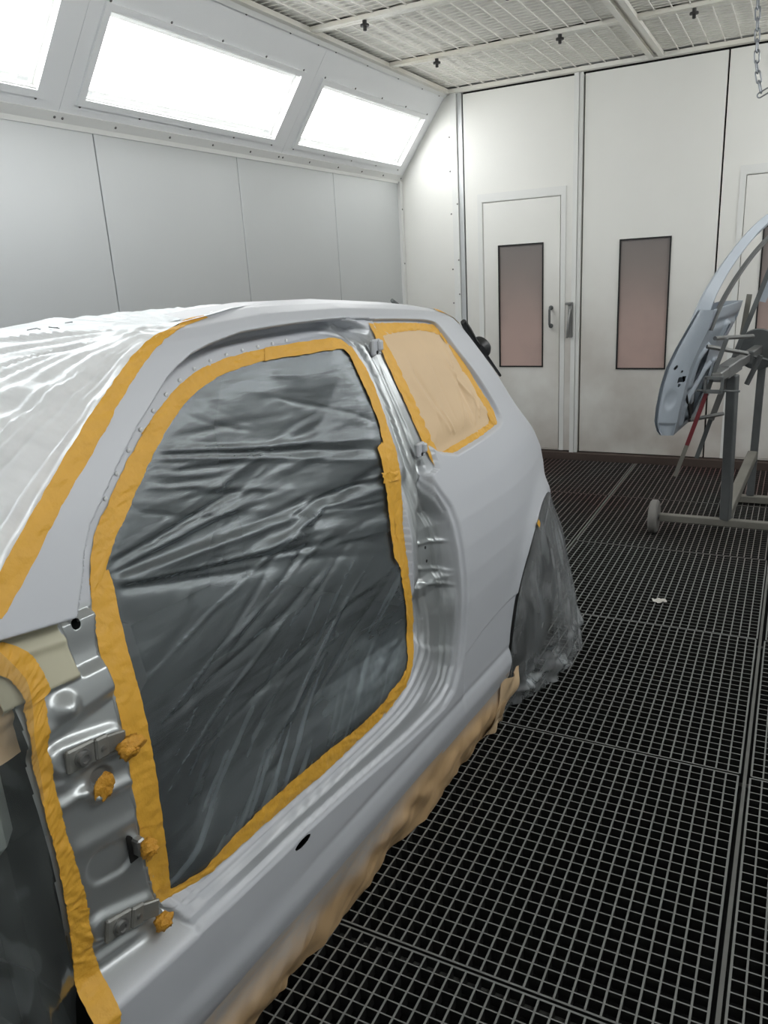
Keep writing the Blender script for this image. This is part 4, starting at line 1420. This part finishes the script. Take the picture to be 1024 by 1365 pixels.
def ribbon3(name, root, o_, i_, vo, n, seed, lift, mm=9):
    a = resample(smooth_poly(o_, 1, False), n); c = resample(smooth_poly(i_, 1, False), n)
    t = np.linspace(0, 1, mm)[None, :]
    c[:, 0] -= .004
    U = a[:, 0][:, None]*(1-t)+c[:, 0][:, None]*t; W = a[:, 1][:, None]*(1-t)+c[:, 1][:, None]*t
    s_ = np.linspace(0, 1, n)[:, None]
    cr = .0022*vnoise(s_*60+t*2, t*3, seed)+.0016*vnoise(s_*150-t*6, t*5, seed+3)
    D_, _ = body_depth(U, W)
    for _ in range(14):
        D_[1:-1] = .25*D_[:-2]+.5*D_[1:-1]+.25*D_[2:]
        D_[:, 1:-1] = .25*D_[:, :-2]+.5*D_[:, 1:-1]+.25*D_[:, 2:]
    sheet(name, loc(np.stack([U, VS(U, W)-D_+lift+cr, W], -1), root), 'tape', root)
ribbon3('tape_strip', ff, FTo[2:11], np.vstack([FTi[2:9], [(.6255, .526)]]), .058, 180, 71, .006)
ribbon3('tape_strip', ff, [(.658, .578), (.650, .526), (.655, .447), (.640, .412), (.634, .392), (.625, .33), (.62, .22)], [(.626, .60), (.624, .549), (.618, .46), (.600, .412), (.592, .35), (.585, .30), (.58, .20)], .058, 120, 72, .0085)
ribbon3('tape_strip', ff, [(.57, 1.078), (.62, 1.066), (.655, 1.046), (.676, 1.02), (.682, .99), (.680, .96)], [(.57, 1.02), (.605, 1.02), (.633, 1.008), (.642, .985), (.644, .965), (.640, .945)], .05, 70, 73, .010)
# paper tucked behind the film
bp_ = croot('masking_paper', (.56, -.20, .90), 'crumpled brown paper tucked behind the front film', 'masking paper')
Ux, Wx = np.meshgrid(np.linspace(.42, .635, 36), np.linspace(.87, 1.02, 30), indexing='ij')
sheet('paper', loc(np.stack([Ux, -.125+.018*vnoise(Ux*22, Wx*18, 81)+.006*vnoise(Ux*60, Wx*60, 82), Wx], -1), bp_), 'paper', bp_)

# ---- brown paper hanging from the sill
sp = croot('masking_paper', (1.5, -.03, .0), 'long brown paper skirt hanging from the sill to the grating', 'masking paper')
nu, nw = 260, 40
us = np.linspace(.60, 2.275, nu)[:, None]; tq = np.linspace(0, 1, nw)[None, :]
W0_ = .222
top = np.stack([us+0*tq, 0*us-.0+0*tq, 0*us+.212+0*tq], -1)
bot_v = np.interp(us[:, 0], [.6, 1.0, 1.35, 1.9, 2.27], [-.035, -.045, -.040, -.048, -.062])[:, None]
W_ = .222*(1-tq)+.004*tq
bul = np.sin(np.pi*tq)
V_ = .003*(1-tq)+bot_v*tq+.014*bul*ss(tq, .0, .5)
foldn = .016*vnoise(us*6+tq*1.5, tq*1.6, 91)+.009*vnoise(us*15-tq*2.5, tq*2.2, 92)+.004*vnoise(us*38+tq*3, tq*4, 93)
V_ = V_+foldn*ss(tq, .05, .5)
U_ = us+.03*tq*vnoise(us*5, tq*2, 94)
W_ = W_+.010*vnoise(us*9, tq*0, 95)*tq
W_ = np.maximum(W_, .002)
# free front corner torn off short
kk = np.ones((nu, nw), bool)
ow = np.clip((np.broadcast_to(us, (nu, nw))-.6), 0, 9)
over = 1-ss(np.broadcast_to(tq, (nu, nw))+.25*vnoise(us*3, tq*1, 97)+.12*ss(us, 1.2, 1.9), .08, .58)
over = over*(.8+.2*vnoise(us*60, tq*40, 96))*.85
# grey overspray on its upper edge
mp_ = bpy.data.materials.new('paper_with_overspray'); mp_.use_nodes = True
n_ = mp_.node_tree; b_ = n_.nodes['Principled BSDF']; b_.inputs['Roughness'].default_value = .6
aa = n_.nodes.new('ShaderNodeAttribute'); aa.attribute_name = 'dust'
mm_ = n_.nodes.new('ShaderNodeMix'); mm_.data_type = 'RGBA'
mm_.inputs[6].default_value = (*S((206, 172, 128)), 1); mm_.inputs[7].default_value = (*S((176, 178, 180)), 1)
n_.links.new(aa.outputs['Fac'], mm_.inputs[0]); n_.links.new(mm_.outputs[2], b_.inputs['Base Color'])
sheet('paper', loc(np.stack([U_+0*tq, V_, W_+0*us], -1), sp), mp_, sp, None, {'dust': over.clip(0, 1)})
# folded flap at its rear end
Uy, Ty = np.meshgrid(np.linspace(2.20, 2.345, 24), np.linspace(0, 1, 20), indexing='ij')
sheet('paper_flap', loc(np.stack([Uy-.05*Ty, .010-.05*Ty+.014*vnoise(Uy*30, Ty*3, 98)+.012*np.sin(np.pi*Ty), .21-.205*Ty], -1), sp), 'paper', sp)

# ---- film hung over the rear wheel
rf = croot('masking_film', (2.68, -.02, .0), 'crumpled clear film hanging over the rear wheel down to the grating', 'masking film')
th = np.radians(np.linspace(205, -30, 220))
ta = np.linspace(0, 1, 220)
au = ARC[0]+ARC[2]*np.cos(th); aw = ARC[1]+ARC[3]*np.sin(th)
aw = np.maximum(aw, .19)
av = VS(au, aw)+.004
fb_ = np.array([(2.275, -.045), (2.38, -.035), (2.483, -.024), (2.58, .005), (2.664, .032), (2.80, .055), (2.92, .060), (3.02, .035), (3.08, -.03), (3.10, -.12)])
fbr = resample(smooth_poly(fb_, 2, False), 220)
nt_ = 120
tq = np.linspace(0, 1, nt_)[None, :]
U_ = au[:, None]*(1-tq)+fbr[:, 0][:, None]*tq
V_ = av[:, None]*(1-tq)+fbr[:, 1][:, None]*tq
W_ = aw[:, None]*(1-tq)+.004*tq
V_ = V_+.028*np.sin(np.pi*tq)*ss(ta, .12, .4)[:, None]
fg = .016*vnoise(ta[:, None]*22+tq*1.0, tq*2.0, 101)*ss(tq, 0, .25)+.006*vnoise(ta[:, None]*55-tq*3, tq*4, 102)*ss(tq, 0, .15)
low = ss(tq, .62, .92)*np.ones_like(V_)
fg = fg+low*(.022*vnoise(U_*12-W_*6, W_*26+U_*5, 103)+.007*vnoise(U_*22+W_*9, W_*38-U_*12, 104))
V_ = V_+fg
U_ = U_+.010*vnoise(ta[:, None]*9, W_*20, 105)*ss(tq, .3, .8)
W_ = W_+.006*low*vnoise(U_*30, V_*30+W_*30, 106)
sheet('film', loc(np.stack([U_, V_, np.maximum(W_, .002)], -1), rf), 'film_rear', rf)
# small bits of tape that hold it along the arch
for (t0, t1) in ((.365, .385),):
    i0_, i1_ = int(t0*220), int(t1*220)
    aa_ = np.stack([au[i0_:i1_], aw[i0_:i1_]], -1)
    oo_ = aa_+(aa_-np.array(ARC[:2]))*.03
    ii_ = aa_-(aa_-np.array(ARC[:2]))*.03
    ribbon('tape_strip', rf, oo_, ii_, 0., .010, n=20, m=5, seed=110)

# ---- crumpled bits of tape on the pillar
def wad(name, u, w, ru, rw, dep, lift, label, seed, flat=.5):
    t = croot(name, (u, float(VS(u, w))-dep, w), label, 'masking tape')
    n1, n2 = 28, 20
    a = np.linspace(0, 2*np.pi, n1+1)[:, None]; e = np.linspace(0, np.pi, n2)[None, :]
    rr = 1+.22*vnoise(np.cos(a)*2.2+5, np.sin(a)*2.2+e*2.0, seed)+.16*vnoise(np.cos(a)*5+9, np.sin(a)*5+e*5, seed+1)
    rr[-1] = rr[0]
    x = np.sin(e)*np.cos(a)*ru*rr; y = np.sin(e)*np.sin(a)*rw*rr; z = np.cos(e)*np.minimum(ru, rw)*flat*rr+lift
    Pt = np.stack([z+0*a, x+0*e, y+0*e], -1)
    sheet('tape_wad', Pt, 'tape2', t)
    return t
wad('masking_tape', .774, .818, .027, .018, .044, .006, 'crumpled yellow tape wrapped round the tip of the upper hinge', 131, .7)
wad('masking_tape', .722, .768, .019, .023, .058, .0, 'round crumpled tape plug in the hole below the upper hinge', 133, .22)
wad('masking_tape', .772, .618, .017, .018, .054, .006, 'crumpled yellow tape on the door check bracket, at the edge of the hinge pillar', 135, .8)
wad('masking_tape', .770, .466, .018, .017, .040, .006, 'crumpled yellow tape wrapped round the tip of the lower hinge', 137, .8)
cb_ = MB()
cb_.box(lp(.758, on(.758, .622, .001), .624, car), (.004, .020, .060), bev=.001)
cb_.build('check_slot', 'gasket', car)
cb_ = MB()
cb_.box(lp(.764, on(.758, .622, .010), .622, car), (.020, .016, .034), bev=.003)
cb_.build('check_bracket', 'lsteel', car)

# ================================================================== STAND, SPARE DOOR, SMALL THINGS
st = empty('panel_stand', (-.15, 4.9, 0), 0, 'wheeled steel repair stand holding a car door near the white doors', 'stand')
SB = Vector((-.15, 4.9, 0))
def W3(x, y, z): return Vector((x, y, z))-SB
def part(fn, name, material):
    mb = MB(); fn(mb); return mb.build(name, material, st)
part(lambda m: m.bar(W3(-.615, 4.54, .098), W3(.46, 4.54, .098), .042, bev=.004), 'base_bar', 'dusty')
for x in (-.645, .49):
    t = empty('caster', W3(x, 4.54, .098), 0, parent=st)
    mb = MB(); mb.lathe([(.045, -.022), (.088, -.024), (.098, -.014), (.098, .014), (.088, .024), (.045, .022)], (0, 0, 0), (1, 0, 0), 28); mb.build('wheel', 'wheel', t)
    mb = MB(); mb.lathe([(.046, -.014), (.046, .014)], (0, 0, 0), (1, 0, 0), 20); mb.lathe([(.014, -.032), (.014, .032)], (0, 0, 0), (1, 0, 0), 12); mb.build('hub', 'steel', t)
part(lambda m: m.bar(W3(-.262, 4.54, .115), W3(-.275, 4.50, .93), .050, bev=.004), 'upright', 'steel')
part(lambda m: m.bar(W3(-.17, 5.28, .06), W3(-.165, 5.28, 1.00), .045, bev=.004), 'upright', 'steel')
part(lambda m: m.bar(W3(-.262, 4.57, .13), W3(-.175, 5.26, .33), .055, bev=.004), 'brace', 'dusty')
part(lambda m: m.bar(W3(-.32, 5.28, .035), W3(-.03, 5.28, .035), .05, .045, bev=.004), 'foot_bar', 'dusty')
part(lambda m: m.bar(W3(-.335, 4.22, .955), W3(-.175, 5.16, 1.005), .050, bev=.005), 'spindle', 'lsteel')
part(lambda m: m.bar(W3(-.316, 4.36, .96), W3(-.272, 4.62, .975), .066, bev=.005), 'spindle_sleeve', 'lsteel')
part(lambda m: m.lathe([(.03, -.02), (.115, -.012), (.120, 0), (.115, .012), (.03, .02)], W3(-.19, 5.10, 1.00), (.17, .985, .05), 32), 'index_disc', 'steel')
def clamp(m):
    m.box(W3(-.345, 4.21, .955), (.075, .05, .012)); m.box(W3(-.345, 4.21, .885), (.075, .05, .012))
    m.box(W3(-.382, 4.21, .92), (.012, .05, .08)); m.box(W3(-.305, 4.21, .92), (.012, .05, .08))
    m.tube([W3(-.42, 4.20, .892), W3(-.22, 4.20, .89)], .006, 6)
part(clamp, 'clamp', 'steel')
def clamp2(m):
    m.tube([W3(-.30, 4.80, 1.02), W3(-.10, 4.80, .965)], .008, 6); m.box(W3(-.24, 4.80, .985), (.09, .03, .07), bev=.004)
    m.tube([W3(-.16, 4.78, 1.0), W3(-.22, 4.78, .84)], .014, 8)
part(clamp2, 'clamp', 'steel')
# swivelling arms
part(lambda m: m.bar(W3(-.300, 4.24, 1.145), W3(-.375, 4.24, .88), .034, .02), 'arm', 'steel')
part(lambda m: m.bar(W3(-.372, 4.24, .89), W3(-.455, 4.24, .60), .034, .02), 'arm', 'red')
part(lambda m: m.bar(W3(-.455, 4.24, .60), W3(-.505, 4.24, .43), .034, .02), 'arm', 'dusty')
part(lambda m: m.bar(W3(-.10, 4.72, 1.62), W3(-.30, 4.72, .97), .036, .024), 'arm', 'steel')
part(lambda m: m.bar(W3(-.30, 4.72, .97), W3(-.45, 4.72, .42), .034, .024), 'arm', 'steel')
part(lambda m: m.bar(W3(-.30, 4.60, .93), W3(-.375, 4.60, .67), .040, .03), 'arm', 'lsteel')
part(lambda m: m.bar(W3(-.25, 4.95, 1.32), W3(-.27, 4.95, 1.10), .028), 'arm', 'dusty')
for (a, b) in ((W3(-.395, 4.30, 1.10), W3(-.21, 4.42, 1.05)), (W3(-.36, 4.30, 1.14), W3(-.20, 4.6, 1.12)), (W3(-.47, 4.40, .70), W3(-.32, 4.62, .70))):
    part(lambda m: m.tube([a, b], .011, 8), 'support_pin', 'lsteel')

# ---- the spare car door clamped on the stand
DB = Vector((-.45, 4.30, .65))
dr = empty('car_door', DB, 0, 'grey primed car door clamped upright on the wheeled stand', 'car door')
LD = np.array((.03, .998, 0.0))
hs = np.array([.65, .67, .72, .80, .90, 1.0, 1.10, 1.20, 1.285])
xo = np.array([-.592, -.607, -.622, -.617, -.602, -.577, -.535, -.485, -.440])
xi = np.array([-.525, -.520, -.510, -.498, -.480, -.460, -.425, -.385, -.365])
DLEN = .80
def dpt(s, z, f):
    """s along the door, z height, f 0 outer skin .. 1 inner panel"""
    a = np.interp(z, hs, xo); c = np.interp(z, hs, xi)
    z2 = z
    bow = -.02*np.sin(np.pi*np.clip(s/DLEN, 0, 1))*(1-f)
    return np.stack([a+(c-a)*f+bow+(LD[0]+.05*f)*s+.02*s*np.clip((z-.65)/.6, 0, 1), 4.22+LD[1]*s+0*z, z2+0*s], -1)-np.array(DB)
zs = np.interp(np.linspace(0, 8, 60), range(9), hs)
for _ in range(1):
    pass
Sg, Zg = np.meshgrid(np.linspace(0, DLEN, 60), zs, indexing='ij')
def rnd(P): return P
sheet('outer_skin', dpt(Sg, Zg, 0.0), 'doorprimer', dr)
# hinge edge face with its holes
Fg, Zg2 = np.meshgrid(np.linspace(0, 1, 60), np.linspace(.65, 1.285, 150), indexing='ij')
Pe = dpt(-.018*np.sin(np.pi*Fg)-.010*ss(Fg, .12, .2)*0, Zg2, Fg)
Pe[..., 1] += .022*ss(.16-Fg, 0, .05)+.018*(ss(Zg2, .745, .735)*0)
Pe[..., 1] += .010*np.exp(-(((Zg2-.84)/.045)**2+((Fg-.55)/.22)**2)**2)+.012*ss(.72-Zg2, 0, .02)*ss(Fg, .15, .25)
hole = (((Fg-.42)/.06)**2+((Zg2-1.005)/.010)**2 < 1) | ((abs(Fg-.80) < .13) & (abs(Zg2-.945-.02*(Fg-.8)) < .012)) | (((Fg-.72)/.04)**2+((Zg2-.985)/.006)**2 < 1) | (((Fg-.76)/.04)**2+((Zg2-.915)/.006)**2 < 1)
k_ = ~hole
sheet('edge_panel', Pe, 'doorprimer', dr, k_[:-1, :-1] & k_[1:, 1:])
# inner panel with large openings
Sg, Zg3 = np.meshgrid(np.linspace(0, DLEN, 190), np.linspace(.65, 1.285, 120), indexing='ij')
def inpoly(poly): return sdist(Sg, Zg3, poly)[1]
def dpoly(poly):
    d, i = sdist(Sg, Zg3, poly); return np.where(i, d, -d)
O1 = [(.10, .70), (.34, .71), (.52, .80), (.52, .95), (.40, .93), (.24, .86), (.10, .78)]
O2 = [(.10, .90), (.22, .93), (.30, .99), (.22, 1.08), (.11, 1.03)]
O3 = [(.60, .74), (.74, .76), (.74, .95), (.60, .96)]
O4 = [(.50, 1.11), (.56, 1.11), (.56, 1.17), (.50, 1.17)]
hole = inpoly(O1) | inpoly(O2) | inpoly(O3) | inpoly(O4)
Pi = dpt(Sg, Zg3, np.ones_like(Sg))
dm = np.maximum.reduce([dpoly(o) for o in (O1, O2, O3, O4)])
Pi[..., 0] += .018*ss(dm, -.030, -.012)-.012*np.exp(-((Zg3-1.20)/.02)**2)*ss(Sg, .1, .16)*(1-ss(Sg, .8, .9))+.012*ss(.72-Zg3, 0, .03)*0
k_ = ~hole
sheet('inner_panel', Pi, 'doorprimer', dr, k_[:-1, :-1] & k_[1:, 1:], thick=.004)
mb = MB()
for s in (0.02, DLEN):
    pass
Tg, Fg2 = np.meshgrid(np.linspace(0, DLEN, 40), np.linspace(0, 1, 8), indexing='ij')
sheet('bottom_edge', dpt(Tg, np.full_like(Tg, .65), Fg2), 'doorprimer', dr)
Fg3, Zg4 = np.meshgrid(np.linspace(0, 1, 8), np.linspace(.65, 1.285, 40), indexing='ij')
sheet('rear_edge', dpt(np.full_like(Fg3, DLEN), Zg4, Fg3), 'doorprimer', dr)
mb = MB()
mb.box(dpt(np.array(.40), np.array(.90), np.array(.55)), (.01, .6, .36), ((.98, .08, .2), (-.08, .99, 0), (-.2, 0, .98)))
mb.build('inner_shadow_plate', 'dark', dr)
# regulator and loose bits seen in the openings
mb = MB()
mb.tube([dpt(np.array(.15), np.array(.74), np.array(.9)), dpt(np.array(.38), np.array(.90), np.array(.9))], .012, 8)
mb.box(dpt(np.array(.30), np.array(.80), np.array(.95)), (.02, .10, .05))
mb.build('window_regulator', 'doorprimer', dr)
# window frame
fp = np.array([(-.455, 4.26, 1.14), (-.435, 4.26, 1.235), (-.405, 4.30, 1.345), (-.355, 4.40, 1.46), (-.290, 4.54, 1.575), (-.225, 4.69, 1.665), (-.150, 4.86, 1.735), (-.075, 5.04, 1.775), (-.03, 5.18, 1.765), (-.055, 5.26, 1.66), (-.17, 5.30, 1.36), (-.20, 5.30, 1.26)])
fpi = np.stack([np.interp(np.linspace(0, 11, 70), range(12), fp[:, k]) for k in range(3)], -1)
for _ in range(6):
    fpi[1:-1] = .25*fpi[:-2]+.5*fpi[1:-1]+.25*fpi[2:]
wdt = np.interp(np.linspace(0, 11, 70), [0, 1, 2, 3, 5, 11], [.085, .075, .062, .052, .046, .044])
mb = MB()
vs = []
for i in range(70):
    tg = Vector(fpi[min(i+1, 69)]-fpi[max(i-1, 0)]).normalized()
    side = Vector((.86, .25, -.45)); side = (side-tg*side.dot(tg)).normalized()
    nr = tg.cross(side).normalized()
    c = Vector(fpi[i])-DB
    w_ = wdt[i]
    for (a, b) in ((-.5, -.012), (-.42, -.020), (.42, -.020), (.5, -.012), (.5, .012), (-.5, .012)):
        vs.append(c+side*(a*w_)+nr*b)
f = []
for i in range(69):
    for k in range(6):
        f.append((i*6+k, i*6+(k+1) % 6, (i+1)*6+(k+1) % 6, (i+1)*6+k))
mb.add(vs, f); mb.build('window_frame', 'doorprimer', dr)
fi = fpi[6:52]+np.array((.055, .0, -.05))
mb = MB()
for i in range(0, 45):
    mb.bar(Vector(fi[i])-DB, Vector(fi[i+1])-DB, .022, .012)
mb.build('glass_channel', 'lsteel', dr)

# ---- chain hanging from the ceiling
ch = empty('hanging_chain', (-.300, 4.40, 2.80), 0, 'galvanised chain hanging from the ceiling above the stand', 'chain')
path = [Vector((-.300, 4.40, 2.86))]
cp = [(-.300, 2.90), (-.268, 2.36), (-.240, 2.245), (-.205, 2.262), (-.165, 2.42), (-.14, 2.9)]
xs = np.linspace(0, 1, 400)
cpp = resample(np.array(cp), 400)
link = None
sarr = np.r_[0, np.cumsum(np.hypot(*np.diff(cpp, axis=0).T))]
pitch_ = .044
k = 0
sv = .01
while sv < sarr[-1]-.02:
    x = np.interp(sv, sarr, cpp[:, 0]); z = np.interp(sv, sarr, cpp[:, 1])
    x2 = np.interp(sv+.01, sarr, cpp[:, 0]); z2 = np.interp(sv+.01, sarr, cpp[:, 1])
    d = Vector((x2-x, 0, z2-z)).normalized()
    if z < 2.88:
        if link is None:
            mb = MB()
            hl, r = .018, .0105
            pts = [(r*math.cos(a), 0, hl+r*math.sin(a)) for a in np.linspace(0, math.pi, 7)]+[(r*math.cos(a), 0, -hl+r*math.sin(a)) for a in np.linspace(math.pi, 2*math.pi, 7)]
            mb.tube(pts, .0036, 6, closed=True)
            link = mb.build('chain_link', 'chain', ch); o = link
        else:
            o = share(link, 'chain_link', ch)
        o.location = Vector((x, 4.40, z))-Vector((-.300, 4.40, 2.80))
        qz = d.to_track_quat('Z', 'Y')
        from mathutils import Quaternion
        o.rotation_euler = (qz @ Quaternion((0, 0, 1), (k % 2)*math.pi/2+.3)).to_euler()
    k += 1
    sv += pitch_
# ---- scrap of paper on the grating
sc0 = croot('paper_scrap', (0, 0, 0)) if False else empty('paper_scrap', (-.46, 3.534, 0), .4, 'small white paper scrap lying on the floor grating', 'scrap')
Ux, Wx = np.meshgrid(np.linspace(-.03, .03, 12), np.linspace(-.02, .02, 9), indexing='ij')
sheet('scrap_paper', np.stack([Ux, Wx, .006+.006*vnoise(Ux*70, Wx*70, 5)+.003*vnoise(Ux*160, Wx*160, 6)], -1), 'scrap', sc0)
